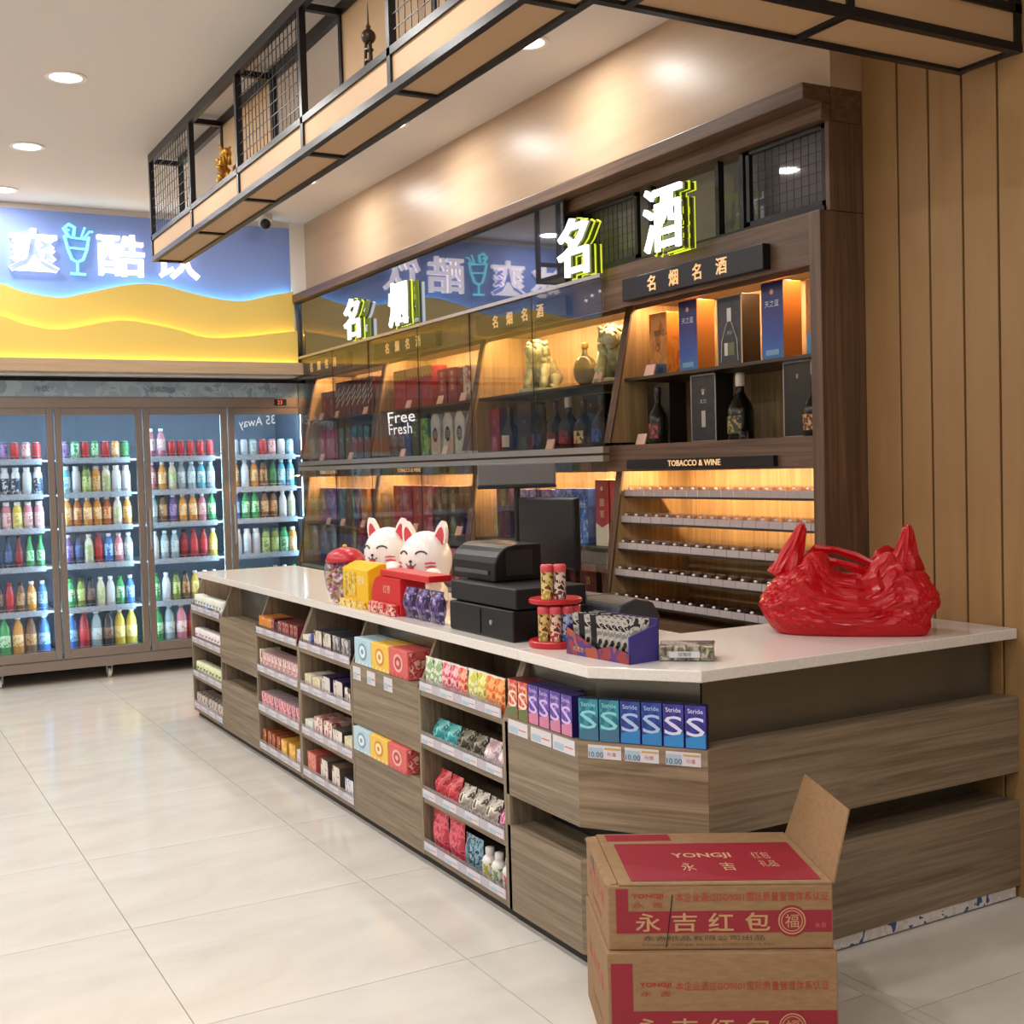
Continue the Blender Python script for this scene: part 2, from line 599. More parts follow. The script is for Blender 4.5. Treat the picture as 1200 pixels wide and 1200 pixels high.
tb([(-0.074, 3.225), (-0.03, 3.212), (0.085, 3.205)])
tb([(-0.05, 3.14), (0.065, 3.135)])
tb([(0, 3.04), (0, 2.965)], 0.01)
tb([(-0.05, 2.958), (0.055, 2.955)], 0.01)
tb([(-0.05, 3.215), (-0.085, 3.275), (-0.05, 3.305), (-0.01, 3.285), (-0.02, 3.225)], 0.013)
tb([(-0.085, 3.275), (-0.045, 3.262)])
tb([(0.05, 3.21), (0.09, 3.262), (0.115, 3.262)])
tb([(0.03, 3.21), (0.06, 3.29)])
mb.build('cocktail_glass_emblem', sg)

# ---------------------------------------------------------------- fridge
FY = 9.25
fr = thing('display_fridge', 'long glass-door drinks fridge on castors under the blue sign', 'fridge', (1.7, 9.65, 0))
ff, FX0, FX1 = M['fridge_frame'], 0.09, 3.33
inner = col('#8a8d9c', 0.5)
mb = MB()
mb.box(FX0, FX1, 10.0, 10.06, 0.17, 2.2, inner)
mb.box(FX0, FX0 + 0.04, FY + 0.06, 10.0, 0.17, 2.2, inner)
mb.box(FX1 - 0.04, FX1, FY + 0.06, 10.0, 0.17, 2.2, inner)
mb.box(FX0, FX1, FY + 0.06, 10.0, 2.02, 2.2, inner)
mb.build('cabinet_shell', fr)
MB().box(FX0, FX1, FY, 10.06, 0.10, 0.172, ff).build('plinth', fr, bevel=0.004)
MB().box(FX0, FX1, FY - 0.01, FY + 0.06, 2.0165, 2.098, ff).build('header_rail', fr, bevel=0.004)
mb = MB()
mb.prism([(FY + 0.0, 2.098), (FY + 0.05, 2.098), (FY + 0.05, 2.215), (FY + 0.03, 2.215)], 'x', FX0, FX1, printed('#9fb6c6', '#b0c5d2', 9, 0.55, 0.18, '#8ea6b9'))
can = mb.build('canopy_panel', fr)
mb = MB()
for i in range(7):
    text(mb, ['冰爽酷饮', '饮料', '冷饮', '鲜'][i % 4], (0.45 + i * 0.43, FY + 0.010, 2.157), (1, 0, 0), (0, 0.25, 0.97), col('#c3d3dc' if i % 2 else '#55707f', 0.3), h=0.05)
mb.build('canopy_lettering', can)
MB().box(FX0, FX1, FY + 0.055, FY + 0.065, 2.215, 2.245, M['black']).build('gap_shade_strip', fr)  # black strip painted in for the shade of the gap above the canopy
mb = MB().box(3.04, 3.14, FY - 0.014, FY - 0.009, 2.035, 2.085, M['black'])
text(mb, '23', (3.085, FY - 0.015, 2.06), (1, 0, 0), FZ, emis('red_digits', '#ff5a4a', 1.0), h=0.03)
mb.build('temperature_display', fr)
cast = None
for x in (0.35, 0.953, 1.718, 2.45, 3.1):
    for y in (9.345, 9.95):
        if cast is None:
            mb = MB()
            mb.tube([(x - 0.012, y, 0.035), (x + 0.012, y, 0.035)], 0.035, 14, col('#d4d0ca', 0.4))
            mb.box(x - 0.022, x - 0.016, y - 0.02, y + 0.02, 0.03, 0.09, M['alu'])
            mb.box(x + 0.016, x + 0.022, y - 0.02, y + 0.02, 0.03, 0.09, M['alu'])
            mb.box(x - 0.03, x + 0.03, y - 0.03, y + 0.03, 0.088, 0.1, M['alu'])
            cast = mb.build('castor', fr); c0 = (x, y)
        else:
            c = cast.copy(); C.objects.link(c); c.location = (x - c0[0], y - c0[1], 0)
DOORS = [(0.105, 0.735), (0.745, 1.377), (1.389, 2.006), (2.018, 2.655), (2.667, 3.31)]
SHELF_Z = [1.64, 1.385, 1.135, 0.855, 0.53, 0.215]
for (a, b) in DOORS:
    d = MB()
    t_ = 0.045
    for q in ((a, a + t_, 0.18, 2.016), (b - t_, b, 0.18, 2.016)):
        d.box(q[0], q[1], FY - 0.012, FY + 0.03, q[2], q[3], ff)
    d.box(a + t_, b - t_, FY - 0.012, FY + 0.03, 0.18, 0.245, ff)
    d.box(a + t_, b - t_, FY - 0.012, FY + 0.03, 1.965, 2.016, ff)
    d = d.build('door', fr, bevel=0.003, seg=1)
    MB().box(a + t_, b - t_, FY + 0.008, FY + 0.012, 0.245, 1.965, M['glass']).build('pane', d)
    MB().tube([(a + 0.02, FY - 0.012, 0.95), (a + 0.02, FY - 0.035, 0.96), (a + 0.02, FY - 0.035, 1.25), (a + 0.02, FY - 0.012, 1.26)], 0.007, 6, M['alu']).build('handle', d)
    MB().box(b - 0.036, b - 0.024, FY + 0.045, FY + 0.06, 0.27, 1.98, M['led_fridge']).build('led_strip', fr)
    MB().box(a + 0.05, b - 0.08, FY + 0.05, FY + 0.06, 2.004, 2.012, M['led_fridge']).build('led_strip', fr)
    for z in SHELF_Z:
        s_ = MB()
        s_.box(a + 0.01, b - 0.01, FY + 0.10, 9.98, z - 0.012, z, col('#b6bcc6', 0.45))
        s_ = s_.build('shelf', fr)
        MB().box(a + 0.03, b - 0.075, FY + 0.088, FY + 0.098, z - 0.03, z + 0.012, printed('#9aa2b0', '#a8b0bc', 60, 0.5, 0.35, '#8f98a8')).build('price_rail', s_)
        r_ = MB().tube([(a + 0.03, FY + 0.092, z + 0.03), (b - 0.075, FY + 0.092, z + 0.03)], 0.0025, 4, M['alu'])
        for k in range(7):
            xx = a + 0.06 + k * (b - a - 0.16) / 6
            r_.tube([(xx, FY + 0.092, z + 0.005), (xx, FY + 0.092, z + 0.03)], 0.002, 4, M['alu'])
        r_.build('wire_guard', s_)
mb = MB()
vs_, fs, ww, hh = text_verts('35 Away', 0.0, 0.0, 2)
mb.add([(2.90 - v[0] * 0.085, FY + 0.0065, 1.9 + v[1] * 0.1 + v[0] * -0.01) for v in vs_], fs, emis('painted_reflection', '#e8f0f8', 0.35))  # mirrored, glowing letters painted in for a reflection in the door glass
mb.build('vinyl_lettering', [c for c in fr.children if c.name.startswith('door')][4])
# ---------------------------------------------------------------- hanging rack over the counter
hr = thing('hanging_rack', 'black metal display rack with tan boards hung from the ceiling above the counter', 'rack', (1.8, 5.0, 2.8))
bm_, T = M['black_metal'], 0.028
XO, XI, YO, YI = 1.727, 1.905, 2.635, 2.86
ZB, ZM, ZT = 2.80, 2.925, 3.415
YFAR = 7.43
PY = [7.43, 6.50, 5.64, 4.735, 3.845, 2.94]
PX = [2.02, 2.66, 3.40]
def bar(x0, x1, y0, y1, z0, z1, name, p=None):
    return MB().box(x0, x1, y0, y1, z0, z1, bm_).build(name, p or hr)
h = T / 2
for z in (ZB, ZM, ZT):
    z0, z1 = (z, z + T) if z != ZT else (z - T, z + 0.025)
    bar(XO - h, XO + h, YO - h, YFAR + h, z0, z1, 'rail')
    bar(XO + h, XR, YO - h, YO + h, z0, z1, 'rail')
for z0, z1 in ((ZB, ZB + T), (ZT - T, ZT + 0.025)):
    bar(XI - h, XI + h, YI - h, YFAR + h, z0, z1, 'rail')
    bar(XI + h, XR, YI - h, YI + h, z0, z1, 'rail')
for y in PY:
    bar(XO - h, XO + h, y - h, y + h, ZB + T, ZT - T, 'post')
    bar(XI - h, XI + h, y - h, y + h, ZB + T, ZT - T, 'post')
    bar(XO + h, XI - h, y - h, y + h, ZB, ZB + T * 0.8, 'crossbar')
    bar(XO + h, XI - h, y - h, y + h, ZT - T, ZT, 'crossbar')
bar(XO + h, XI - h, YFAR - h, YFAR + h, ZM, ZM + T, 'crossbar')
for x in PX:
    bar(x - h, x + h, YO - h, YO + h, ZB + T, ZT - T, 'post')
    bar(x - h, x + h, YI - h, YI + h, ZB + T, ZT - T, 'post')
    bar(x - h, x + h, YO + h, YI - h, ZB, ZB + T * 0.8, 'crossbar')
    bar(x - h, x + h, YO + h, YI - h, ZT - T, ZT, 'crossbar')
bar(XO - h, XO + h, YO - h, YO + h, ZB + T, ZT - T, 'post')
# tan boards: fascia, floor, backs
ylist = PY + [YO]
for a, b in zip(ylist, ylist[1:]):
    MB().box(XO - 0.004, XO + 0.006, b + h, a - h, ZB + T, ZM, M['tan']).build('fascia_board', hr)
    MB().box(XO + h, XI - h, b + h, a - h, ZB + 0.012, ZB + 0.024, M['tan']).build('floor_board', hr)
xl = [XO] + PX
for a, b in zip(xl, xl[1:]):
    MB().box(a + h, b - h, YO - 0.004, YO + 0.006, ZB + T, ZM, M['tan']).build('fascia_board', hr)
    MB().box(max(a, XI - h) + (h if a != XO else 0), b - h, YO + h, YI - h, ZB + 0.012, ZB + 0.024, M['tan']).build('floor_board', hr)
for a, b in ((6.5, 5.64), (4.735, 3.845), (3.845, 2.94)):
    MB().box(XI - 0.006, XI + 0.006, b + h, a - h, ZB + T, ZT - T, M['tan']).build('back_board', hr)
for a, b in ((2.02, 2.66), (2.66, 3.40)):
    MB().box(a + h, b - h, YI - 0.006, YI + 0.006, ZB + T, ZT - T, M['tan']).build('back_board', hr)
def mesh_y(x, y0, y1, z0, z1, parent, st=0.052, r=0.0016, mat=None, name='wire_mesh'):
    mb = MB()
    n = max(2, int(round((y1 - y0) / st)))
    for k in range(1, n):
        y = y0 + (y1 - y0) * k / n
        mb.box(x - r, x + r, y - r, y + r, z0, z1, mat or bm_)
    n = max(2, int(round((z1 - z0) / st)))
    for k in range(1, n):
        z = z0 + (z1 - z0) * k / n
        mb.box(x - r * 2, x - r * 0.2, y0, y1, z - r, z + r, mat or bm_)
    return mb.build(name, parent)
for a, b in ((7.43, 6.5), (5.64, 4.735), (3.845, 2.94)):
    mesh_y(XO, b + h, a - h, ZM + T, ZT - T, hr)
# ornaments standing on the rack floor
t = own(thing('gold_figurine', 'gilded dragon-like figurine standing on the hanging rack', 'figurine', (1.80, 6.08, 2.8255), 0.0))
random.seed(3)
gm = col('#b8862c', 0.3, 0.7)
mb = MB()
mb.box(-0.05, 0.05, -0.06, 0.06, 0, 0.05, gm)
mb.build('plinth', t, bevel=0.004)
mb = MB()
pts = [(0.025 * math.cos(a * 1.9), 0.04 * math.sin(a * 1.9), 0.05 + 0.042 * a) for a in [i * 0.4 for i in range(14)]]
mb.tube(pts, [0.036 - 0.001 * i for i in range(14)], 8, gm)
for i in range(26):
    a = random.uniform(0, 6.28); zz = random.uniform(0.06, 0.27)
    c = Vector((0.036 * math.cos(a), 0.046 * math.sin(a), zz))
    e = c + Vector((0.026 * math.cos(a), 0.034 * math.sin(a), 0.03))
    mb.tube([c, (c + e) / 2 + Vector((0, 0, 0.004)), e], [0.014, 0.01, 0.003], 6, gm)
mb.build('body', t, smooth=True)
mb = MB().ball((-0.015, -0.02, 0.30), (0.03, 0.042, 0.03), gm, 12, 7)
mb.tube([(-0.02, -0.05, 0.305), (-0.025, -0.075, 0.298), (-0.03, -0.095, 0.288)], [0.02, 0.019, 0.012], 8, gm)
for q in (-1, 1):
    mb.tube([(-0.015 + 0.017 * q, -0.015, 0.32), (-0.01 + 0.025 * q, 0.0, 0.342), (-0.005 + 0.034 * q, 0.03, 0.35)], [0.008, 0.006, 0.002], 6, gm)
mb.build('head', t, smooth=True)
t = thing('tower_model', 'dark model of a spired television tower with ball on the hanging rack', 'model', (1.79, 4.19, 2.825))
dm = col('#3a2c22', 0.35, 0.4)
mb = MB()
for k in range(3):
    a = k * 2.094 + 0.5
    mb.tube([(1.79 + 0.024 * math.cos(a), 4.19 + 0.024 * math.sin(a), 2.826), (1.79 + 0.01 * math.cos(a), 4.19 + 0.01 * math.sin(a), 3.095)], 0.006, 8, dm)
for k in range(6):
    mb.lathe([(0.018, 0), (0.018, 0.007)], 10, dm, (1.79, 4.19, 2.86 + k * 0.04))
mb.lathe([(0.04, 0.001), (0.036, 0.012)], 16, dm, (1.79, 4.19, 2.825))
mb.build('legs', t)
MB().ball((1.79, 4.19, 3.112), 0.028, dm, 16, 9).build('ball', t, smooth=True)
MB().lathe([(0.011, 0), (0.008, 0.012), (0.01, 0.018), (0.004, 0.026), (0.002, 0.08), (0.001, 0.105)], 8, dm, (1.79, 4.19, 3.132)).build('spire', t)

# ---------------------------------------------------------------- wine and tobacco cabinets
CY = [3.389, 4.78, 6.28, 7.74, 9.16]
ZSH, ZBD, ZLO, ZFL = 1.905, 1.585, 1.09, 0.80
XBK = 3.66
crown = thing('cabinet_cornice', 'long dark wood cornice running along the top of the wall cabinets', 'cornice', (3.2, 6.0, 2.75))
mb = MB().box(3.127, 3.26, 3.3275, 9.03, 2.812, 2.873, M['cab'])
mb.build('top_moulding', crown, bevel=0.004)
MB().box(3.215, 3.26, 3.3275, 9.03, 2.75, 2.811, M['cab']).build('lower_moulding', crown, bevel=0.003)
MB().box(3.262, 3.42, 3.3275, 9.03, 2.75, 2.873, M['cab']).build('cornice_core', crown)
ep = thing('cabinet_end_panel', 'tall dark wood end panel closing the right end of the wall cabinets', 'panel', (3.3, 3.36, 0))
MB().box(3.20, 3.80, 3.328, 3.388, 0.0, 2.418, M['cab_z']).build('lower_board', ep, bevel=0.003)
MB().box(3.252, 3.80, 3.328, 3.35, 2.42, 2.749, M['cab_z']).build('upper_board', ep, bevel=0.002)

# sign band with wire mesh, neon characters and glossy backing
bd = thing('sign_band', 'dark glossy band with black wire mesh frames above the wall cabinets', 'sign', (3.3, 6.2, 2.42))
gl = col('#35323a', 0.04, 0.0, 1.0)
gl2, nt_, b_ = newmat('smoked_mirror')
b_.inputs['Base Color'].default_value = lin('#7c797c')
b_.inputs['Roughness'].default_value = 0.03
b_.inputs['Specular IOR Level'].default_value = 0.5
MB().box(3.335, 3.345, 3.351, 5.06, 2.42, 2.749, gl2).build('backing', bd)
MB().box(3.21, 3.80, 3.39, 9.03, 2.405, 2.42, M['cab']).build('shelf', bd)
FR = [(3.36, 3.80), (3.86, 4.0), (4.55, 5.20), (5.26, 5.40)]
for a, b in ((3.352, 3.80), (4.56, 5.03)):
    fb = MB()
    for y0, y1, z0, z1 in ((a, a + 0.02, 2.44, 2.745), (b - 0.02, b, 2.44, 2.745), (a, b, 2.44, 2.462), (a, b, 2.728, 2.746)):
        fb.box(3.255, 3.275, y0, y1, z0, z1, bm_)
    f_ = fb.build('mesh_frame', bd)
    mesh_y(3.268, a + 0.02, b - 0.02, 2.462, 2.728, f_, 0.04, 0.0011)
for y in (3.83, 3.985, 4.46, 5.046):
    MB().box(3.255, 3.285, y - 0.012, y + 0.012, 2.421, 2.748, bm_).build('upright', bd)
MB().box(3.245, 3.275, 3.352, 5.058, 2.421, 2.44, bm_).build('bottom_bar', bd)
neon_w = emis('neon_white_face', '#f4fbff', 1.7)
neon_y = emis('neon_yellow_edge', '#d4e23a', 0.9)
side_y = col('#5a5f20', 0.4)
for ch, y, nm in (('名', 7.722, 'first, farthest'), ('烟', 6.946, 'second'), ('名', 4.887, 'third'), ('酒', 4.17, 'fourth, nearest')):
    t = thing('neon_character', 'glowing white and yellow-edged character %s, the %s on the dark sign band' % (ch, nm), 'sign', (3.2, y, 2.44))
    wd, hh = 0.265, 0.275
    z = 2.54
    far = y > 5.1
    mb = MB()
    text(mb, ch, (3.108, y, z), FX, FZ, neon_w, h=hh, wd=wd, off=0.009, ext=0.008)
    mb.build('lit_face', t)
    for x in ((3.133,) if far else (3.135, 3.168)):
        mb = MB()
        text(mb, ch, (x, y, z), FX, FZ, side_y, h=hh * 1.02, wd=wd * 1.02, off=0.018, ext=0.009)
        mb.build('letter_body', t)
        mb = MB()
        text(mb, ch, (x + 0.013, y, z), FX, FZ, neon_y, h=hh * 1.06, wd=wd * 1.06, off=0.026, ext=0.003)
        mb.build('yellow_edge', t)
    MB().box(3.150 if far else 3.1855, 3.167 if far else 3.243, y - 0.012, y + 0.012, z - 0.02, z + 0.02, bm_).build('bracket', t)

def cabinet(i, label):
    y0, y1 = CY[i], CY[i + 1]
    ym = (y0 + y1) / 2
    t = thing('wall_cabinet', label, 'cabinet', (3.4, ym, 0))
    yi0 = y0 + (0.001 if i == 0 else 0.022)
    yi1 = y1 - 0.022
    # slanted dividers on the near and far side
    def divider(ya, yb, name='side_panel'):
        MB().prism([(3.215, 1.6), (XBK, 1.6), (XBK, 2.2615), (3.365, 2.2615)], 'y', ya, yb, M['cab_light']).build(name, t)
        MB().prism([(3.17, 0.76), (XBK, 0.76), (XBK, 1.4775), (3.286, 1.4775)], 'y', ya, yb, M['cab_light']).build(name, t)
        MB().prism([(3.205, 1.6), (3.215, 1.6), (3.365, 2.2615), (3.355, 2.2615)], 'y', ya - 0.004, yb + 0.004, M['cab_z']).build('edge_band', t)
        MB().prism([(3.16, 0.76), (3.17, 0.76), (3.285, 1.47), (3.275, 1.47)], 'y', ya - 0.004, yb + 0.004, M['cab_z']).build('edge_band', t)
    divider(y1 - 0.022, y1)
    if i > 0:
        divider(y0, y0 + 0.022)
    MB().box(XBK, XBK + 0.02, y0, y1, 0.05, 2.40, M['cab_light']).build('back_panel', t)
    MB().box(3.205, 3.225, y0 + 0.0005, y1 - 0.0005, 2.225, 2.404, M['cab']).build('header_board', t)
    MB().box(3.225, XBK, yi0, yi1, 2.262, 2.28, M['cab']).build('top_board', t)
    MB().box(3.374, 3.384, yi0, yi1, 2.236, 2.2615, M['cab']).build('light_valance', t)
    pl = MB().box(3.165, 3.2045, ym - 0.48, ym + 0.48, 2.24, 2.34, M['black']).build('name_plate', t, bevel=0.003)
    for k, ch in enumerate('名烟名酒'):
        mb = MB()
        text(mb, ch, (3.163, ym + 0.01 + (1.5 - k) * 0.16, 2.292), FX, FZ, M['gold_lit'], h=0.068, off=0.012, ext=0.0015)
        mb.build('character', pl)
    MB().box(3.40, 3.42, yi0 + 0.05, yi1 - 0.05, 2.25, 2.26, M['led_warm']).build('led_strip', t)
    MB().box(3.30, XBK, yi0, yi1, ZSH - 0.014, ZSH, col('#3a2b22', 0.3)).build('shelf', t)
    MB().box(3.205, XBK, y0 + 0.0005, y1 - 0.0005, 1.56, ZBD, M['cab']).build('middle_board', t)
    MB().box(3.205, 3.225, y0 + 0.0005, y1 - 0.0005, 1.462, 1.5595, M['cab']).build('middle_rail', t)
    pl = MB().box(3.18, 3.2045, ym - 0.5, ym + 0.5, 1.472, 1.516, M['black']).build('name_plate', t, bevel=0.002)
    mb = MB()
    text(mb, 'TOBACCO & WINE', (3.1785, ym, 1.495), FX, FZ, M['gold_lit'], h=0.026, wd=0.36, off=0.01, ext=0.001)
    mb.build('lettering', pl)
    MB().box(3.23, XBK, yi0, yi1, 1.478, 1.494, M['cab']).build('lower_top_board', t)
    MB().box(3.40, 3.42, yi0 + 0.05, yi1 - 0.05, 1.467, 1.477, M['led_warm']).build('led_strip', t)
    if i > 0:
        MB().box(3.25, XBK, yi0, yi1, ZLO - 0.014, ZLO, col('#3a2b22', 0.3)).build('shelf', t)
    MB().box(3.17, XBK, yi0, yi1, 0.04, 0.79, M['cab']).build('base_cupboard', t)
    return t
LBL = ['wall cabinet nearest the slatted wall, with clear cigarette trays below, open fronted',
       'glazed wall cabinet holding two green stone lions, second from the slatted wall',
       'glazed wall cabinet with red cartons scalloped in yellow and white peaked cartons',
       'farthest glazed wall cabinet, with striped cartons, next to the fridges']
cabs = [cabinet(i, LBL[i]) for i in range(4)]

# clear stepped cigarette trays in the open cabinet
mb0 = None
for r_, z in enumerate((1.348, 1.224, 1.099, 0.974, 0.849)):
    xf = 3.285 - 0.022 * r_
    s_ = MB().box(xf, xf + 0.21, 3.392, 4.756, z - 0.014, z - 0.004, col('#2b2420', 0.4)).build('tray_shelf', cabs[0])
    for k in range(17):
        y = 3.43 + k * 0.0806
        if mb0 is None:
            b_ = MB()
            b_.box(0.0, 0.003, -0.0385, 0.0385, 0, 0.03, col('#b4a9a8', 0.25))
            b_.box(0.003, 0.118, -0.037, -0.035, 0, 0.042, M['acrylic'])
            b_.box(0.003, 0.118, -0.034, 0.036, 0, 0.004, col('#a39a9c', 0.3))
            b_.box(0.02, 0.026, -0.03, 0.03, 0.004, 0.05, M['acrylic'])
            b_.ball((0.004, 0, 0.036), (0.006, 0.010, 0.006), col('#ded6d0', 0.2), 8, 5)
            mb0 = own(b_.build('cigarette_tray'))
            o = mb0
        else:
            o = mb0.copy(); C.objects.link(o)
        o.parent = s_
        o.location = Vector((xf, y, z - 0.004)) - wl(cabs[0])

# sliding glass doors and their aluminium tracks, two leaves to each glazed cabinet
seams = [(4.70, 5.345, 6.06), (6.06, 6.74, 7.545), (7.545, 8.2, 8.98)]
for i, (ya, yb, yc) in enumerate(seams):
    gd = cabs[i + 1]
    for x0, x1, z0, z1 in ((3.135, 3.16, 2.372, 2.39), (3.13, 3.165, 1.552, 1.582), (3.13, 3.165, 1.512, 1.54), (3.13, 3.165, 0.772, 0.79)):
        MB().box(x0, x1, ya + 0.001, yc - 0.001, z0, z1, M['alu']).build('door_track', gd)
    for z0, z1, nm in ((1.582, 2.372, 'upper_glass_door'), (0.79, 1.512, 'lower_glass_door')):
        for dx, a, b in ((-0.004, ya + 0.002, yb - 0.001), (0.004, yb - 0.012, yc - 0.002)):
            g_ = MB().box(3.145 + dx, 3.15 + dx, a, b, z0, z1, M['cab_glass']).build(nm, gd)
            MB().box(3.1415 + dx, 3.1445 + dx, b - 0.004, b, z0, z1, M['black']).build('edge_seal', g_)
mir, nt_, b_ = newmat('smoked_blue_mirror')
b_.inputs['Base Color'].default_value = lin('#6c6e78')
b_.inputs['Roughness'].default_value = 0.02
b_.inputs['Metallic'].default_value = 0.8
for a, b in ((5.06, 6.06), (6.062, 9.03)):
    MB().box(3.168, 3.174, a, b, 2.391, 2.810, mir).build('mirror_pane', bd)
pane_txt = emis('pale_pane_text', '#f2f2f2', 0.25)  # pale, faintly emissive lettering just in front of the pane
mb = MB()
text(mb, 'Free', (3.1405, 7.02, 1.835), FX, (0, 0.12, 0.99), pane_txt, h=0.075, wd=0.42, off=0.004)
text(mb, 'Fresh', (3.1405, 7.04, 1.76), FX, (0, 0.12, 0.99), pane_txt, h=0.07, wd=0.36, off=0.0)
mb.build('vinyl_lettering', [c for c in cabs[2].children if c.name.startswith('upper_glass_door')][1])
# ---------------------------------------------------------------- checkout counter
X0, XD = 1.877, 2.42
F0, F1 = Vector((1.877, 2.992, 0)), Vector((2.104, 2.666, 0))
cw, cwx, cwz = M['counter'], M['counter_x'], M['counter_z']
UN = {'U1': (6.812, 7.48), 'U2': (6.15, 6.812), 'U3': (5.475, 6.15), 'U4': (4.79, 5.475), 'U5': (4.12, 4.79), 'U6': (3.44, 4.12)}
tagm = col('#d2ced4', 0.4)
tagb = col('#a4bccc', 0.4)
ink = col('#3c4a66', 0.5)
def price_tag_long(parent, y, z, w_=0.05, h_=0.032, x=None):
    x = x if x is not None else X0 - 0.006
    mb = MB()
    mb.box(x - 0.0012, x, y - w_ / 2, y + w_ / 2, z - h_ / 2, z + h_ / 2, tagm)
    mb.box(x - 0.0016, x - 0.0012, y, y + w_ * 0.45, z - h_ * 0.4, z + h_ * 0.05, tagb)
    mb.box(x - 0.0016, x - 0.0012, y - w_ * 0.42, y - w_ * 0.05, z - h_ * 0.1, z - h_ * 0.02, col('#c96a5c', 0.5))
    return mb.build('price_tag', parent)
def side_poly(top=0.877):
    return [(X0, 0.04), (XD, 0.04), (XD, top), (1.965, top), (X0, 0.665)]
SHELF_TOPS = (0.672, 0.472, 0.265, 0.064)
def shelf_unit(k, label):
    y0, y1 = UN[k]
    t = thing('shelf_unit', label, 'shelving', (2.1, (y0 + y1) / 2, 0))
    for a in (y0, y1 - 0.018):
        MB().prism(side_poly(), 'y', a, a + 0.018, cwz).build('side_panel', t)
    MB().box(2.20, 2.215, y0 + 0.018, y1 - 0.018, 0.04, 0.877, cwz).build('back_panel', t)
    for z in SHELF_TOPS:
        MB().box(X0 + 0.002, 2.20, y0 + 0.018, y1 - 0.018, z - 0.024, z, cw).build('shelf', t, bevel=0.0015, seg=1)
        r_ = MB().box(X0 - 0.001, X0 + 0.0015, y0 + 0.02, y1 - 0.02, z - 0.004, z + 0.044, M['acrylic']).build('price_rail', t)
        MB().box(X0 - 0.0018, X0 - 0.0011, y0 + 0.02, y1 - 0.02, z - 0.003, z + 0.03, col('#b9b3bf', 0.4)).build('label_strip', r_)
        n = 4
        for q in range(n):
            y = y0 + 0.08 + (y1 - y0 - 0.16) * q / (n - 1)
            o = price_tag_long(r_, y, z + 0.014, 0.105, 0.03, X0 - 0.002)
    MB().box(X0 + 0.03, XD, y0, y1, 0.0, 0.04, col('#2a2520', 0.6)).build('plinth', t)
    return t
def panel_unit(k, label):
    y0, y1 = UN[k]
    t = thing('panel_unit', label, 'cabinet', (2.1, (y0 + y1) / 2, 0))
    for a in (y0, y1 - 0.018):
        MB().prism([(X0 + 0.02, 0.04), (XD, 0.04), (XD, 0.877), (1.99, 0.877), (1.99, 0.68), (X0 + 0.02, 0.68)], 'y', a, a + 0.018, cwz).build('side_panel', t)
    MB().box(X0, X0 + 0.018, y0 + 0.002, y1 - 0.002, 0.424, 0.684, cw).build('upper_front', t, bevel=0.0015, seg=1)
    MB().box(X0, X0 + 0.018, y0 + 0.002, y1 - 0.002, 0.04, 0.322, cw).build('lower_front', t, bevel=0.0015, seg=1)
    MB().box(X0 + 0.0185, 2.04, y0 + 0.018, y1 - 0.018, 0.664, 0.682, cw).build('ledge', t)
    MB().box(X0 + 0.0185, 2.2, y0 + 0.018, y1 - 0.018, 0.302, 0.32, cw).build('shelf', t)
    MB().box(2.00, 2.015, y0 + 0.0185, y1 - 0.0185, 0.682, 0.877, M['kick']).build('steel_backing', t)
    MB().box(2.10, 2.115, y0 + 0.0185, y1 - 0.0185, 0.32, 0.66, col('#2b2724', 0.5)).build('recess_back', t)
    MB().box(X0 + 0.03, XD, y0, y1, 0.0, 0.04, col('#2a2520', 0.6)).build('plinth', t)
    return t
U = {}
U['U1'] = shelf_unit('U1', 'farthest open shelf unit of the counter, stocked with rows of small white packets')
U['U2'] = panel_unit('U2', 'closed wooden counter panel unit between the two farthest shelf units, nothing on it')
U['U3'] = shelf_unit('U3', 'counter shelf unit with pink packets on its middle shelves, third from the far end')
U['U4'] = shelf_unit('U4', 'counter shelf unit with purple and dark cartons, left of the tissue boxes')
U['U5'] = panel_unit('U5', 'closed wooden counter panel unit carrying two rows of tissue boxes')
U['U6'] = shelf_unit('U6', 'nearest counter shelf unit with coloured pouches on four shelves')

# chamfered corner unit
nd = Vector((F1.y - F0.y, -(F1.x - F0.x), 0))
inn = Vector((-(F1.y - F0.y), (F1.x - F0.x), 0)).normalized()    # inward normal of the chamfer
if inn.x < 0: inn = -inn
fdir = (F1 - F0).normalized()
def corner_poly(d, y_top=3.44):
    """outline of the corner inset by d: long side, chamfer, right side"""
    xa = X0 + d
    p0, p1 = F0 + inn * d, F1 + inn * d
    t_ = (xa - p0.x) / fdir.x
    a = p0 + fdir * t_
    yb = 2.666 + d
    t_ = (yb - p1.y) / fdir.y
    b = p1 + fdir * t_
    return (xa, y_top), (a.x, a.y), (b.x, b.y)
def shell(z0, z1, d0, d1, mat_long, mat_f, ct, names, x_end=2.104):
    """long-side board and chamfer board of the corner, between insets d0 and d1"""
    o, i = corner_poly(d0), corner_poly(d1)
    e = 0.0008
    MB().prism([o[0], o[1], i[1], i[0]], 'z', z0, z1, mat_long).build(names[0], ct)
    MB().prism([o[1], o[2], i[2], i[1]], 'z', z0, z1, mat_f).build(names[1], ct)
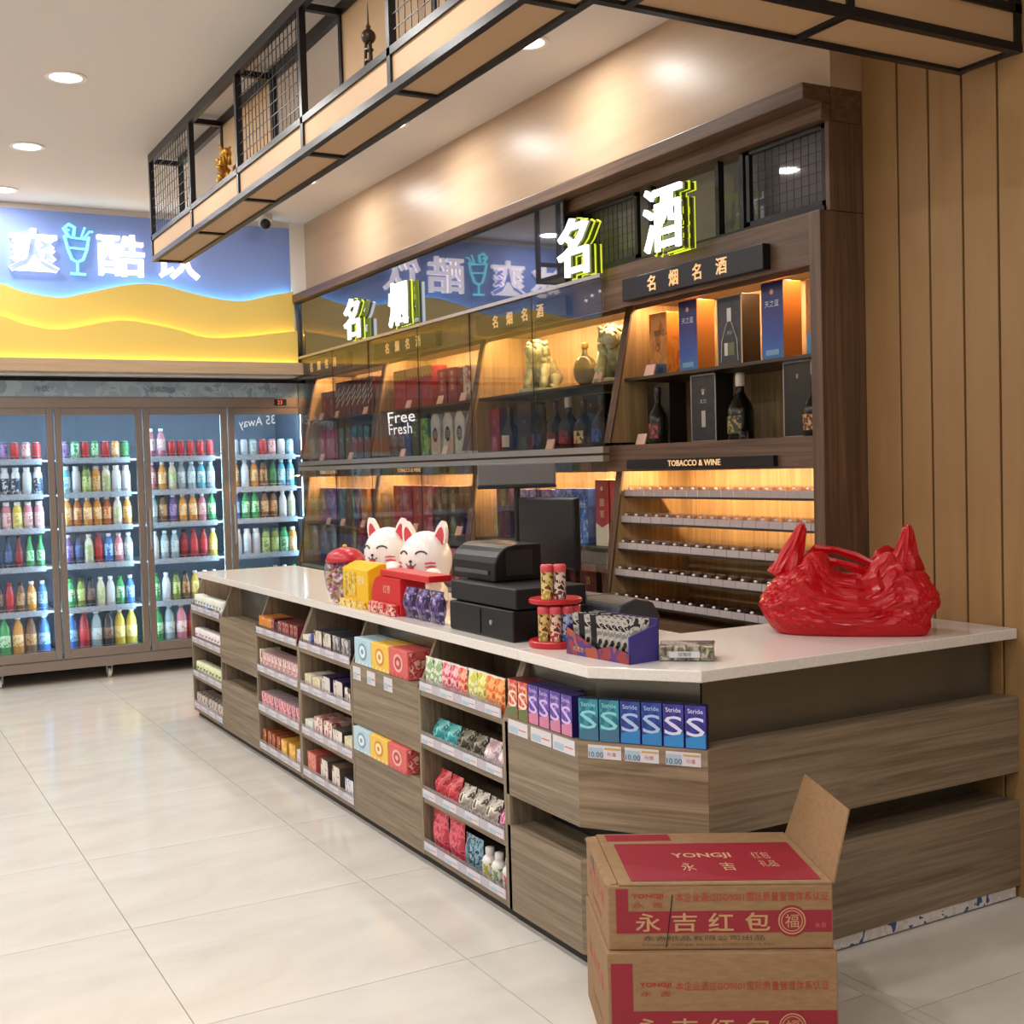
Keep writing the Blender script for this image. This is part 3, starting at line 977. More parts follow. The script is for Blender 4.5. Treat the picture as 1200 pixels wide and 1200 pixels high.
def own_wood(dirv):
    ang = math.atan2(dirv.y, dirv.x)
    m, nt, b = newmat('counter_wood_chamfer')
    t_ = nt.nodes.new('ShaderNodeTexCoord')
    r_ = nt.nodes.new('ShaderNodeMapping'); r_.inputs['Rotation'].default_value = (0, 0, -ang)
    s_ = nt.nodes.new('ShaderNodeMapping'); s_.inputs['Scale'].default_value = (1.1, 15, 26)
    nt.links.new(t_.outputs['Object'], r_.inputs[0]); nt.links.new(r_.outputs[0], s_.inputs[0])
    n = noise(nt, s_.outputs[0], 1.0, 6, 0.62, 1.3)
    nt.links.new(ramp(nt, n, [(0.30, '#5a4936'), (0.5, '#857059'), (0.68, '#9c876d')]), b.inputs['Base Color'])
    b.inputs['Roughness'].default_value = 0.5
    return m
cwf = own_wood(fdir)
ct = thing('corner_unit', 'chamfered wooden corner unit of the counter carrying purple and blue gum packets', 'cabinet', (2.1, 3.1, 0))
shell(0.424, 0.684, 0.0, 0.018, cw, cwf, ct, ('upper_front', 'upper_chamfer_front'))
shell(0.04, 0.322, 0.0, 0.018, cw, cwf, ct, ('lower_front', 'lower_chamfer_front'))
def plate(d, z0, z1, mat, name, parent, dep=0.14):
    a, b, c = corner_poly(d)
    e = (c[0] + 0.522 * dep, c[1] + dep)
    MB().prism([a, b, c, e, (e[0], a[1])], 'z', z0, z1, mat).build(name, parent)
plate(0.0185, 0.66, 0.68, cw, 'ledge', ct)
plate(0.0185, 0.302, 0.32, cw, 'shelf', ct)
shell(0.682, 0.877, 0.088, 0.10, M['kick'], M['kick'], ct, ('steel_backing', 'steel_backing'))
shell(0.32, 0.66, 0.16, 0.17, col('#2b2724', 0.5), col('#2b2724', 0.5), ct, ('recess_back', 'recess_back'))
MB().prism([(1.905, 3.44), (1.905, 3.01), (2.101, 2.74), (2.101, 3.44)], 'z', 0.0, 0.038, col('#2a2520', 0.6)).build('plinth', ct)
MB().prism(side_poly(0.876), 'y', 3.421, 3.439, cwz).build('side_panel', ct)

# front section running to the slatted wall
ft = thing('counter_front_unit', 'right-hand counter front of wide wooden boards with a dark steel band', 'cabinet', (2.8, 2.8, 0))
XE = 3.4185
MB().prism([(2.1052, 2.666), (XE, 2.666), (XE, 2.684), (2.1146, 2.684)], 'z', 0.428, 0.684, cwx).build('upper_front', ft, bevel=0.0015, seg=1)
MB().prism([(2.1052, 2.666), (XE, 2.666), (XE, 2.684), (2.1146, 2.684)], 'z', 0.04, 0.332, cwx).build('lower_front', ft, bevel=0.0015, seg=1)
MB().prism([(2.118, 2.6845), (XE, 2.6845), (XE, 2.82), (2.188, 2.82)], 'z', 0.662, 0.681, cwx).build('ledge', ft)
MB().prism([(2.118, 2.6845), (XE, 2.6845), (XE, 2.85), (2.204, 2.85)], 'z', 0.31, 0.329, cwx).build('shelf', ft)
MB().box(2.158, XE - 0.03, 2.756, 2.768, 0.681, 0.877, M['kick']).build('steel_backing', ft)
MB().box(2.198, XE - 0.03, 2.83, 2.842, 0.329, 0.662, M['kick']).build('steel_recess_back', ft)
MB().box(2.30, XE, 3.28, 3.298, 0.04, 0.877, cwx).build('back_board', ft)
MB().box(2.22, XE, 2.70, 3.26, 0.0, 0.038, col('#2a2520', 0.6)).build('plinth', ft)
film = printed('#c9c4c2', '#d6d2d0', 22, 0.54, 0.3, '#2c4a8c')
MB().box(2.12, XE - 0.02, 2.669, 2.675, 0.006, 0.039, film).build('protective_film', ft)

# quartz worktop in two slabs with the chamfered corner
wt = thing('worktop', 'continuous white quartz worktop with chamfered corner on the wooden counter', 'countertop', (2.1, 4.5, 0.877))
MB().box(X0 + 0.001, 2.50, 3.346, 7.30, 0.8775, 0.912, M['stone']).build('long_slab', wt, bevel=0.003)
MB().prism([(X0 + 0.001, 3.3445), (X0 + 0.001, 2.93), (2.088, 2.667), (3.418, 2.667), (3.418, 3.30), (2.50, 3.30), (2.50, 3.3445)], 'z', 0.8775, 0.912, M['stone']).build('corner_slab', wt, bevel=0.003)

# price tickets on the panels
for y in (4.73, 4.575, 4.40):
    price_tag_long(U['U5'], y, 0.645, 0.085, 0.055, X0 - 0.0005)
for y in (3.36, 3.215, 3.08):
    price_tag_long(ct, y - 0.01, 0.655, 0.125, 0.045, X0 - 0.0005)
fn = -inn
for k, s_ in enumerate((0.085, 0.20, 0.325)):
    c = F0 + fdir * s_ + Vector((0, 0, 0.655)) + fn * 0.0012
    mb = MB()
    def fq(u0, u1, v0, v1, mat, e):
        mb.quad(*(c + fdir * u + Vector((0, 0, v)) + fn * e for u, v in ((u0, v0), (u1, v0), (u1, v1), (u0, v1))), mat)
    fq(-0.052, 0.052, -0.02, 0.02, tagm, 0)
    fq(-0.05, -0.005, -0.018, 0.012, tagb, 0.0006)
    fq(0.0, 0.05, 0.008, 0.014, col('#c9a05c', 0.5), 0.0006)
    text(mb, '10.00', c + fdir * -0.027 + fn * 0.0012 + Vector((0, 0, -0.008)), fdir, FZ, ink, h=0.016)
    text(mb, '元/盒', c + fdir * 0.022 + fn * 0.0012 + Vector((0, 0, -0.004)), fdir, FZ, col('#c0604c', 0.5), h=0.012)
    mb.build('price_tag', ct)
# ---------------------------------------------------------------- drinks in the fridge
ORD = ['first', 'second', 'third', 'fourth', 'fifth', 'sixth', 'seventh', 'eighth', 'ninth', 'tenth', 'eleventh', 'twelfth', 'thirteenth', 'fourteenth', 'fifteenth', 'sixteenth', 'seventeenth', 'eighteenth']
PROTO = {}
def put(key, make, loc, rz, name, label, cat, group=None):
    """first use builds the thing, later ones copy it with its parts"""
    if key not in PROTO:
        o = make()
        PROTO[key] = o
        o.location = loc
        o.rotation_euler = (0, 0, rz)
    else:
        o = dup(PROTO[key], loc, rz)
    if 'group' in o.keys(): del o['group']
    return tag(o, label, cat, group)
DC = {  # body, label band, cap, word
    'r': ('#a8202c', '#c83a3a', '#b03030', 'red'), 'R': ('#7a1620', '#a63036', '#3a1216', 'dark red'),
    'g': ('#2f9a4c', '#bfe6c0', '#2f8a40', 'green'), 'G': ('#1d5a38', '#4f8f52', '#1a3a26', 'dark green'),
    'w': ('#e4e4ea', '#cfd4e0', '#f0f0f4', 'white'), 'W': ('#dfe6ee', '#3a4460', '#e8eef4', 'white and navy'),
    'b': ('#2f66c4', '#9cc4f0', '#e8eef8', 'blue'), 'B': ('#1c2c58', '#5a6a9c', '#20284a', 'navy'),
    'o': ('#e08a2c', '#f0d0a0', '#e8e0d8', 'orange'), 'O': ('#b85a24', '#e8b484', '#d8d0c8', 'amber'),
    'y': ('#e2c23a', '#f4e8a0', '#f0ece0', 'yellow'), 'p': ('#d87a8c', '#f4d4d4', '#f0e8e8', 'pink'),
    'u': ('#5c3c7c', '#a88cc4', '#e0d8ec', 'purple'), 'k': ('#2a2228', '#8a6a5c', '#1c181c', 'dark'),
    'c': ('#e8dcc0', '#b4c48c', '#e8e4dc', 'cream'), 't': ('#9cb8c4', '#d8e4ec', '#e4ecf4', 'clear'),
    'l': ('#7c8c34', '#c8d48c', '#3c5a28', 'olive'), 'n': ('#6c4428', '#c4986c', '#2c201c', 'brown'),
    'a': ('#58b4d8', '#d4f0f8', '#f0f8fc', 'pale blue'),
}
def bottle_mesh(kind, code):
    bo, la, ca, _ = DC[code]
    bo = '#' + ''.join('%02x' % int(int(bo[i:i + 2], 16) * 0.8 + v * 0.2) for i, v in ((1, 176), (3, 182), (5, 190)))
    B_, L_, C_ = col(bo, 0.15), printed(la, bo, 55, 0.56, 0.3), col(ca, 0.35)
    mb = MB()
    if kind == 'can':
        mb.lathe([(0.024, 0), (0.031, 0.008), (0.031, 0.108), (0.025, 0.118), (0.024, 0.121)], 12, [B_, L_, B_, M['alu']])
    elif kind == 'bottle':
        mb.lathe([(0.028, 0), (0.032, 0.006), (0.032, 0.05), (0.0325, 0.051), (0.0325, 0.125), (0.031, 0.127), (0.026, 0.15), (0.014, 0.172), (0.013, 0.176), (0.017, 0.178), (0.017, 0.196)], 12, [B_, B_, L_, L_, L_, B_, B_, B_, C_, C_])
    elif kind == 'slim':
        mb.lathe([(0.026, 0), (0.028, 0.005), (0.028, 0.045), (0.0285, 0.046), (0.0285, 0.11), (0.026, 0.115), (0.013, 0.16), (0.012, 0.19), (0.014, 0.192), (0.014, 0.208)], 12, [B_, B_, L_, L_, B_, B_, B_, C_, C_])
    elif kind == 'wide':
        mb.lathe([(0.03, 0), (0.034, 0.006), (0.034, 0.11), (0.0345, 0.111), (0.03, 0.14), (0.02, 0.156), (0.022, 0.158), (0.022, 0.18)], 12, [L_, L_, L_, B_, B_, C_, C_])
    else:
        mb.lathe([(0.036, 0), (0.041, 0.01), (0.041, 0.07), (0.0415, 0.071), (0.0415, 0.15), (0.039, 0.153), (0.036, 0.2), (0.016, 0.25), (0.015, 0.258), (0.02, 0.26), (0.02, 0.28)], 14, [B_, B_, L_, L_, L_, B_, B_, B_, C_, C_])
    return mb.build('drink_' + {'can': 'can', 'bottle': 'bottle', 'slim': 'bottle', 'wide': 'bottle', 'big': 'bottle'}[kind], smooth=True)
DRINKS = {
    1: [('can', 'rgBurpr'), ('wide', 'WWwWWwW'), ('wide', 'wwwpypp'), ('slim', 'bBBBRgg'), ('bottle', 'kRkrnob'), ('big', 'gkgonb')],
    2: [('can', 'ugrgroG'), ('wide', 'awlocww'), ('bottle', 'oOooOco'), ('bottle', 'uBcrbpt'), ('bottle', 'glkcwgb'), ('big', 'brtkyy')],
    3: [('can', 'pprrrrr'), ('bottle', 'pocttat'), ('bottle', 'tnuoopg'), ('bottle', 'wttRrry'), ('bottle', 'gwlnyoo'), ('big', 'gtprgg')],
    4: [('can', 'wwtrpwa'), ('bottle', 'owonGaa'), ('bottle', 'bggnnwc'), ('wide', 'wwwllgo'), ('bottle', 'gglgoyg'), ('big', 'gbgrog')],
}
DRINKS[0] = DRINKS[3]
DN = ['fridge door beyond the left edge', 'first fridge door at left edge', 'second fridge door', 'third fridge door', 'fridge door beside wall cabinets']
TALL = {'can': 0.121, 'bottle': 0.2, 'slim': 0.21, 'wide': 0.18, 'big': 0.28}
for d, rows in DRINKS.items():
    a, b = DOORS[d]
    for s, (kind, codes) in enumerate(rows):
        n = len(codes)
        for i, cd in enumerate(codes):
            kk = kind
            if d == 3 and s == 0 and cd == 'p': kk = 'bottle'
            x = a + 0.085 + (b - a - 0.185) * i / (n - 1) + random.uniform(-0.001, 0.001)
            wd = 'large ' if kk == 'big' else ''
            o = put((kk, cd), lambda: bottle_mesh(kk, cd), (x, FY + 0.15 + random.uniform(-0.006, 0.01), SHELF_Z[s] + 0.001), random.uniform(0, 3),
                'drink', '%s%s drink %s, %s from left, %s shelf, %s' % (wd, DC[cd][3], 'can' if kk == 'can' else 'bottle', ORD[i], ['top', 'second', 'third', 'fourth', 'fifth', 'bottom'][s], DN[d]),
                'can' if kk == 'can' else 'bottle', 'drinks on the %s shelf behind %s' % (['top', 'second', 'third', 'fourth', 'fifth', 'bottom'][s], DN[d]))
            o.scale = (1, 1, {'big': 1.03, 'can': 1.1}.get(kk, 1.14))

# ---------------------------------------------------------------- goods on the counter shelves
def box_mesh(w_, d_, h_, body, front=None, top=None, name='carton', deco=None, bevel=0.0):
    """box with its own front face (towards -X); origin at the middle of the base"""
    mb = MB()
    mb.box(-d_ / 2, d_ / 2, -w_ / 2, w_ / 2, 0, h_, body)
    e = 0.0007
    if front:
        x = -d_ / 2 - e
        mb.quad((x, w_ / 2 - e, e), (x, -w_ / 2 + e, e), (x, -w_ / 2 + e, h_ - e), (x, w_ / 2 - e, h_ - e), front)
    if top:
        z = h_ + e
        mb.quad((-d_ / 2 + e, -w_ / 2 + e, z), (d_ / 2 - e, -w_ / 2 + e, z), (d_ / 2 - e, w_ / 2 - e, z), (-d_ / 2 + e, w_ / 2 - e, z), top)
    for (u0, u1, v0, v1, mt) in (deco or []):
        x = -d_ / 2 - 2.2 * e
        mb.quad((x, w_ / 2 - u0 * w_, v0 * h_), (x, w_ / 2 - u1 * w_, v0 * h_), (x, w_ / 2 - u1 * w_, v1 * h_), (x, w_ / 2 - u0 * w_, v1 * h_), mt)
    return mb.build(name, bevel=bevel, seg=1)
def pouch_mesh(w_, t_, h_, mat, name='pouch', seal=None, lean=0.0, n=7):
    """pillow pack with crimped top and bottom, standing up; faces -X"""
    mb = MB()
    rnd = random.Random(int(w_ * 1000 + h_ * 7000))
    for side in (-1, 1):
        vs_, fs = [], []
        for j in range(n + 1):
            v = j / n
            for i in range(n + 1):
                u = i / n
                bu = (math.sin(PI * u) ** 0.55) * (math.sin(PI * min(1, max(0, (v - 0.06) / 0.86))) ** 0.6)
                x = side * (t_ / 2 * bu + 0.0006) + rnd.uniform(-1, 1) * t_ * 0.06 * bu + lean * v * h_
                vs_.append((x, (u - 0.5) * w_ * (1 - 0.06 * math.sin(PI * v)), v * h_))
        for j in range(n):
            for i in range(n):
                a = j * (n + 1) + i
                q = (a, a + 1, a + n + 2, a + n + 1)
                fs.append(q if side > 0 else q[::-1])
        mb.add(vs_, fs, mat)
        if seal:
            x = side * 0.0022 + lean * h_ * 0.95
            mb.quad((x, -w_ / 2, h_ * 0.93), (x, w_ / 2, h_ * 0.93), (x, w_ / 2, h_), (x, -w_ / 2, h_), seal)
    return mb.build(name, smooth=True)
def pot_mesh(r, h_, body, lid):
    return MB().lathe([(r * 0.9, 0), (r, 0.006), (r, h_ * 0.62), (r * 0.96, h_ * 0.64), (r * 1.02, h_ * 0.68), (r * 1.02, h_ * 0.97), (r * 0.95, h_)], 12, [body, body, body, lid, lid, lid]).build('gum_pot', smooth=True)
def row(unit, shelf, items, y_hi=None, y_lo=None, depth=2):
    """items from far (left in view) to near: (key, builder, width, word, category)"""
    y0, y1 = UN[unit]
    hi = (y_hi if y_hi is not None else y1 - 0.03)
    tot = sum(i[2] for i in items)
    lo = (y_lo if y_lo is not None else y0 + 0.03)
    gap = (hi - lo - tot) / max(1, len(items))
    y = hi
    un = {'U1': 'farthest unit', 'U3': 'unit with pink packets', 'U4': 'unit with dark cartons', 'U6': 'nearest unit'}[unit]
    sn = ['top', 'second', 'third', 'bottom'][shelf]
    z = SHELF_TOPS[shelf] + 0.0005
    for i, (key, mk, w_, word, cat, dp) in enumerate(items):
        yc = y - gap / 2 - w_ / 2
        y -= w_ + gap
        put(key, mk, (X0 + 0.008 + dp / 2 + random.uniform(0, 0.006), yc, z), random.uniform(-0.03, 0.03), 'x',
            '%s, %s from left, %s shelf, %s' % (word, ORD[i], sn, un), cat, 'goods on the %s shelf of the %s' % (sn, un))
def bx(key, w_, d_, h_, body, front, word, top=None, cat='carton', deco=None):
    return (('bx', key), lambda: box_mesh(w_, d_, h_, body, front, top, deco=deco), w_, word, cat, d_)
def pc(key, w_, t_, h_, mat, word, seal=None, lean=0.0):
    return (('pc', key), lambda: pouch_mesh(w_, t_, h_, mat, seal=seal, lean=lean), w_, word, 'pouch', t_)
def pt(key, r, h_, body, lid, word):
    return (('pt', key), lambda: pot_mesh(r, h_, body, lid), 2 * r, word, 'pot', 2 * r)
white, cream = col('#e8e4e2', 0.35), col('#e0d6c2', 0.4)
pA = pt('a', 0.031, 0.092, printed('#eceae8', '#c8ccc4', 60, 0.6, 0.3, '#6a7a6c'), col('#e6eae4', 0.3), 'small white gum pot with white lid')
pB = pt('b', 0.031, 0.085, printed('#ece6e6', '#cfc4c4', 60, 0.6, 0.3, '#8a5a5c'), col('#ece8e8', 0.3), 'small white gum pot with pinkish print')
pC = pt('c', 0.031, 0.085, printed('#eae8da', '#c4cc9c', 60, 0.55, 0.3, '#6a7a3c'), col('#e8ecc8', 0.3), 'small white and green gum pot')
row('U1', 0, [pA] * 9)
row('U1', 1, [pB] * 9)
row('U1', 2, [pC] * 9)
row('U1', 3, [bx('u1d', 0.06, 0.1, 0.09, printed('#c8c0b8', '#8a8078', 50, 0.5, 0.4, '#5a2a30'), printed('#e4dcd4', '#a89890', 50, 0.5, 0.4, '#7a2c34'), 'small cream and maroon packet', cat='packet')] * 9)
# behind the pots a second row of the same kind fills the shelf
oran = bx('or', 0.1, 0.12, 0.085, col('#b8702c', 0.4), printed('#e09038', '#c87828', 40, 0.5, 0.35, '#f0c060'), 'orange carton')
dkred = bx('dr', 0.052, 0.1, 0.09, col('#5c1c22', 0.4), printed('#8c2a30', '#d8b0a0', 55, 0.55, 0.35, '#5a1a20'), 'dark red packet', cat='packet')
row('U3', 0, [oran, oran, dkred, bx('bk', 0.052, 0.1, 0.08, M['black'], printed('#2c2428', '#5a4048', 50, 0.5), 'black packet', cat='packet')] + [dkred] * 5)
pkw = bx('pw', 0.058, 0.09, 0.1, printed('#d8c8c4', '#b88a8c', 40, 0.5), printed('#ecdcd8', '#c46a70', 45, 0.5, 0.35, '#e8e0dc'), 'pink and white packet', cat='packet')
row('U3', 1, [bx('lean', 0.04, 0.1, 0.11, cream, printed('#e4dcc8', '#8a3a3c', 40, 0.55), 'cream packet', cat='packet')] + [pkw] * 9)
pkr = bx('pr', 0.06, 0.09, 0.095, printed('#b8a8a8', '#9a8088', 40, 0.5), printed('#d8486a', '#ecd0d4', 50, 0.5, 0.35, '#c43a58'), 'pink-red packet', cat='packet')
row('U3', 2, [pkr] * 9)
ybx = bx('yb', 0.09, 0.1, 0.1, col('#c89438', 0.4), printed('#f0b848', '#f4d070', 35, 0.5, 0.35, '#e89a30'), 'yellow carton')
obx = bx('ob', 0.055, 0.1, 0.1, col('#8c4a2c', 0.4), printed('#c8602c', '#7a3424', 45, 0.5, 0.35, '#e0a060'), 'orange-brown packet', cat='packet')
row('U3', 3, [obx] * 4 + [ybx, ybx, bx('wb', 0.07, 0.1, 0.09, white, printed('#e8e0e4', '#c4a8b4', 45, 0.5), 'white carton')])
wtb = bx('wtb', 0.1, 0.13, 0.1, col('#3a3440', 0.4), printed('#e4dcd0', '#b8b0a0', 45, 0.52, 0.35, '#4a4440'), 'white-fronted carton with dark top', top=col('#2c3038', 0.35))
wpk = bx('wpk', 0.085, 0.12, 0.06, white, printed('#e8e6dc', '#c0c8a8', 45, 0.5), 'low white carton')
blb = (('pt', 'blb'), lambda: pot_mesh(0.022, 0.075, col('#2c3a8c', 0.25), col('#3c4ca0', 0.3)), 0.044, 'small blue bottle', 'bottle', 0.044)
gry = bx('gry', 0.1, 0.14, 0.1, col('#2c2a30', 0.4), printed('#5a5a60', '#c4c0bc', 45, 0.5), 'grey and black carton', top=col('#24242a', 0.35))
row('U4', 0, [wpk, blb, wtb, wtb, gry, gry])
prp = bx('prp', 0.11, 0.14, 0.1, col('#2c2040', 0.4), printed('#d8d0c8', '#4c3a6c', 40, 0.55), 'purple-topped carton', top=col('#32244c', 0.35))
crm = bx('crm', 0.09, 0.12, 0.075, cream, printed('#e4dcb8', '#c0b080', 45, 0.5), 'cream carton')
row('U4', 1, [crm, crm, prp, prp, bx('dk4', 0.07, 0.12, 0.09, M['black'], printed('#e8dcd0', '#2c2428', 40, 0.5), 'black and white carton')])
rwb = bx('rwb', 0.095, 0.12, 0.1, printed('#c8b0a8', '#a04a48', 40, 0.5), printed('#e8dcd4', '#b84a4c', 40, 0.54, 0.35, '#d8ccc0'), 'red and white carton')
row('U4', 2, [bx('gwb', 0.1, 0.12, 0.065, white, printed('#e0e8dc', '#8cb48c', 45, 0.56), 'low green and white carton'), rwb, rwb, bx('wbk', 0.12, 0.13, 0.085, col('#3a3434', 0.4), printed('#ece4dc', '#a89c94', 45, 0.52), 'white-fronted carton', top=col('#4a4440', 0.4)), crm])
crl = bx('crl', 0.12, 0.12, 0.115, col('#b85a50', 0.4), printed('#d86a60', '#e89a88', 35, 0.55, 0.35, '#c8544c'), 'coral carton')
cbk = bx('cbk', 0.1, 0.13, 0.115, col('#5a4a40', 0.4), printed('#e4d8cc', '#4a4040', 40, 0.55), 'cream and black carton', top=col('#6c5c50', 0.4))
row('U4', 3, [crl, cbk, cbk, bx('wbl', 0.1, 0.13, 0.09, col('#2c3048', 0.4), printed('#e8e4e4', '#9aa0b8', 45, 0.5), 'white-fronted carton with navy top', top=col('#2c3048', 0.4))])

# tissue boxes
TB = [('blue', '#b4d0dc', '#6f9fc0', '#e8f0f0'), ('yellow', '#eac04c', '#d88a3c', '#f4e4b0'), ('red and pink', '#d4605c', '#e8b4a8', '#b83c44')]
def tissue(c):
    _, a, b, cc = c
    o = box_mesh(0.178, 0.115, 0.112, col(a, 0.45), None, None, 'tissue_box', bevel=0.002)
    mb = MB()
    x = -0.0585
    def disc(r0, r1, mt, dx):
        n = 20
        vs_ = [(x - dx, r1 * math.cos(2 * PI * k / n), 0.058 + r1 * 0.8 * math.sin(2 * PI * k / n)) for k in range(n)]
        mb.add(vs_, [tuple(range(n))[::-1]], mt)
    disc(0, 0.045, col(b, 0.4), 0)
    disc(0, 0.032, col(cc, 0.4), 0.0004)
    disc(0, 0.014, col(b, 0.4), 0.0008)
    for k in range(5):
        mb.quad((x, 0.085 - k * 0.04, 0.004), (x, 0.07 - k * 0.04, 0.004), (x, 0.074 - k * 0.04, 0.014), (x, 0.081 - k * 0.04, 0.016), col(cc, 0.4))
    own(o)
    mb.build('front_print', o)
    mb = MB()
    mb.quad((-0.05, -0.0895, 0.01), (0.05, -0.0895, 0.01), (0.05, -0.0895, 0.105), (-0.05, -0.0895, 0.105), printed(b, '#b03840', 45, 0.5, 0.4, a))
    mb.build('side_print', o)
    return o
for lev, z, xf in ((0, 0.6845, X0 + 0.004), (1, 0.3228, X0 - 0.018)):
    for k, c in enumerate(TB):
        y = 4.672 - k * 0.183 - (0.012 if lev else 0)
        o = put(('tis', k), lambda: tissue(c), (xf + 0.0575, y, z), 0, 'tissue_box', '%s tissue box in the %s row on the wooden counter panel' % (c[0], ['upper', 'lower'][lev]), 'tissue box', 'tissue boxes on the counter panel')
        if lev: o.scale = (1, 1, 0.88)

# pouches of the nearest shelf unit
def fpouch(key, a, b, c, word, w_=0.066, h_=0.125, t_=0.03):
    return pc(key, w_, t_, h_, printed(a, b, 45, 0.53, 0.3, c), word, col('#e8e4dc', 0.3))
wg = fpouch('wg', '#dfe4d0', '#8fae7c', '#f0f0e4', 'white and green pouch')
pk = fpouch('pk', '#d8506c', '#ecc0c4', '#c83c58', 'pink pouch')
ro = fpouch('ro', '#d85038', '#f0b098', '#c43c2c', 'red-orange pouch')
yw = fpouch('yw', '#e8e4c0', '#c8c84c', '#f0ecd8', 'pale yellow pouch')
yg = fpouch('yg', '#c8c440', '#e8e49c', '#a0a430', 'yellow-green pouch')
og = fpouch('og', '#e0702c', '#f0b070', '#d86020', 'orange pouch')
row('U6', 0, [wg, wg, pk, pk, ro, yw, yg, og, og])
def lpouch(key, a, b, c, word, w_=0.095, h_=0.085, t_=0.07):
    return pc(key, w_, t_, h_, printed(a, b, 35, 0.5, 0.22, c), word, None, 0.25)
te = lpouch('te', '#2f9aa0', '#6fc4c4', '#1f7a84', 'teal pouch')
df = lpouch('df', '#3a3a34', '#8a8470', '#1c1c1c', 'dark foil pouch')
wp = lpouch('wp', '#e0d8d8', '#d0a8b4', '#f0ece8', 'white and pink pouch')
row('U6', 1, [te, te, df, df, wp, wp])
rd = lpouch('rd', '#d0404c', '#e86a70', '#b83040', 'rounded red pouch', 0.09, 0.1)
sv = lpouch('sv', '#b0a498', '#e0d8cc', '#5a4a40', 'silver-brown pouch', 0.09, 0.09)
pp = lpouch('pp', '#d870a4', '#f0b4cc', '#c05488', 'bright pink pouch', 0.09, 0.09)
row('U6', 2, [rd, rd, sv, sv, sv, pp])
tr = pc('tr', 0.12, 0.05, 0.155, printed('#c43c50', '#e06878', 40, 0.5, 0.28, '#a83044'), 'tall red bag', col('#c84a5c', 0.3))
tbq = pc('tbq', 0.13, 0.06, 0.13, printed('#2c5a74', '#8cb0c0', 60, 0.5, 0.28, '#1c3c50'), 'teal-blue bag', None)
def jug(key, lab, word):
    return (('jug', key), lambda: MB().lathe([(0.026, 0), (0.029, 0.006), (0.029, 0.07), (0.0295, 0.071), (0.024, 0.085), (0.014, 0.095), (0.016, 0.097), (0.016, 0.118)], 12, [printed(lab, '#ece8e0', 50, 0.5)] * 3 + [white] * 4).build('bottle', smooth=True), 0.058, word, 'bottle', 0.058)
row('U6', 3, [tr, tr, tbq, jug('y', '#b8b83c', 'small yellow-labelled bottle'), jug('g', '#7ca86c', 'small green-labelled bottle'), jug('p', '#d0708c', 'small pink-labelled bottle')])

# gum packets on the chamfered corner
def gum(body, mid, dark, swirl, sname):
    o = own(box_mesh(0.062, 0.026, 0.125, dark, body, dark, 'gum_packet'))
    mb = MB()
    x = -0.0142
    mb.quad((x, 0.029, 0.002), (x, -0.029, 0.002), (x, -0.029, 0.045), (x, 0.029, 0.03), mid)
    mb.build('printed_wave', o)
    mb = MB()
    text(mb, 'S', (x - 0.0006, 0, 0.063), FX, FZ, swirl, h=0.055, wd=0.054, off=0.004)
    text(mb, 'Stride', (x - 0.0006, 0, 0.108), FX, (0, 0.12, 0.99), swirl, h=0.013, wd=0.045, off=0.01)
    mb.build('lettering', o)
    return o
GK = {
    'red': lambda: gum(printed('#c83c3c', '#e88a5c', 30, 0.5, 0.3, '#a83038'), col('#5a6c3c', 0.3), col('#5c2028', 0.35), col('#f0d8c8', 0.3), 'r'),
    'purple': lambda: gum(printed('#4a3890', '#6448a8', 30, 0.5, 0.3, '#a878c8'), col('#c87898', 0.3), col('#241c5c', 0.3), col('#d0b8ec', 0.3), 'p'),
    'teal': lambda: gum(printed('#206c84', '#3890a4', 26, 0.5, 0.3, '#206c8c'), col('#3c6c8c', 0.3), col('#182c58', 0.3), col('#8cd0dc', 0.3), 't'),
    'blue': lambda: gum(printed('#1c3284', '#28489c', 26, 0.5, 0.3, '#1c3080'), col('#2c7cc0', 0.3), col('#161c50', 0.3), col('#a8c4ec', 0.3), 'b'),
    'indigo': lambda: gum(printed('#2a2884', '#3c369c', 26, 0.5, 0.3, '#282480'), col('#2c84c8', 0.3), col('#18164c', 0.3), col('#d8dcf4', 0.3), 'i'),
}
ys_ = [3.386, 3.32, 3.254, 3.188, 3.122, 3.056]
for d in range(3):
    for i, (y, k) in enumerate(zip(ys_, ['red', 'red', 'purple', 'purple', 'purple', 'purple'])):
        if d == 2 and i == 5: continue
        put(('gum', k), GK[k], (X0 + 0.016 + d * 0.0275, y - d * 0.002, 0.6848), 0, 'gum_packet',
            '%s gum packet, %s from left, %s rank on corner ledge' % ({'red': 'red and orange', 'purple': 'purple'}[k], ORD[i], ['front', 'middle', 'back'][d]), 'gum', 'purple and red gum packets on the corner ledge')
fang = math.atan2(fdir.y, fdir.x)
for i, k in enumerate(['teal', 'teal', 'blue', 'blue', 'indigo', 'indigo']):
    c = F0 + fdir * (0.034 + 0.0655 * i) + inn * 0.018
    put(('gum', k), GK[k], (c.x, c.y, 0.6848), fang + PI / 2, 'gum_packet',
        '%s gum packet with a big S, %s from the left along the chamfered corner' % ({'teal': 'teal', 'blue': 'blue', 'indigo': 'indigo'}[k], ORD[i]), 'gum', 'blue gum packets along the chamfer')
# ---------------------------------------------------------------- things standing on the worktop
ZT_ = 0.9125
def smoothbox(x0, x1, y0, y1, z0, z1, mat, name, parent=None, bevel=0.01, origin=None):
    return MB().box(x0, x1, y0, y1, z0, z1, mat).build(name, parent, origin=origin, bevel=bevel, seg=3)

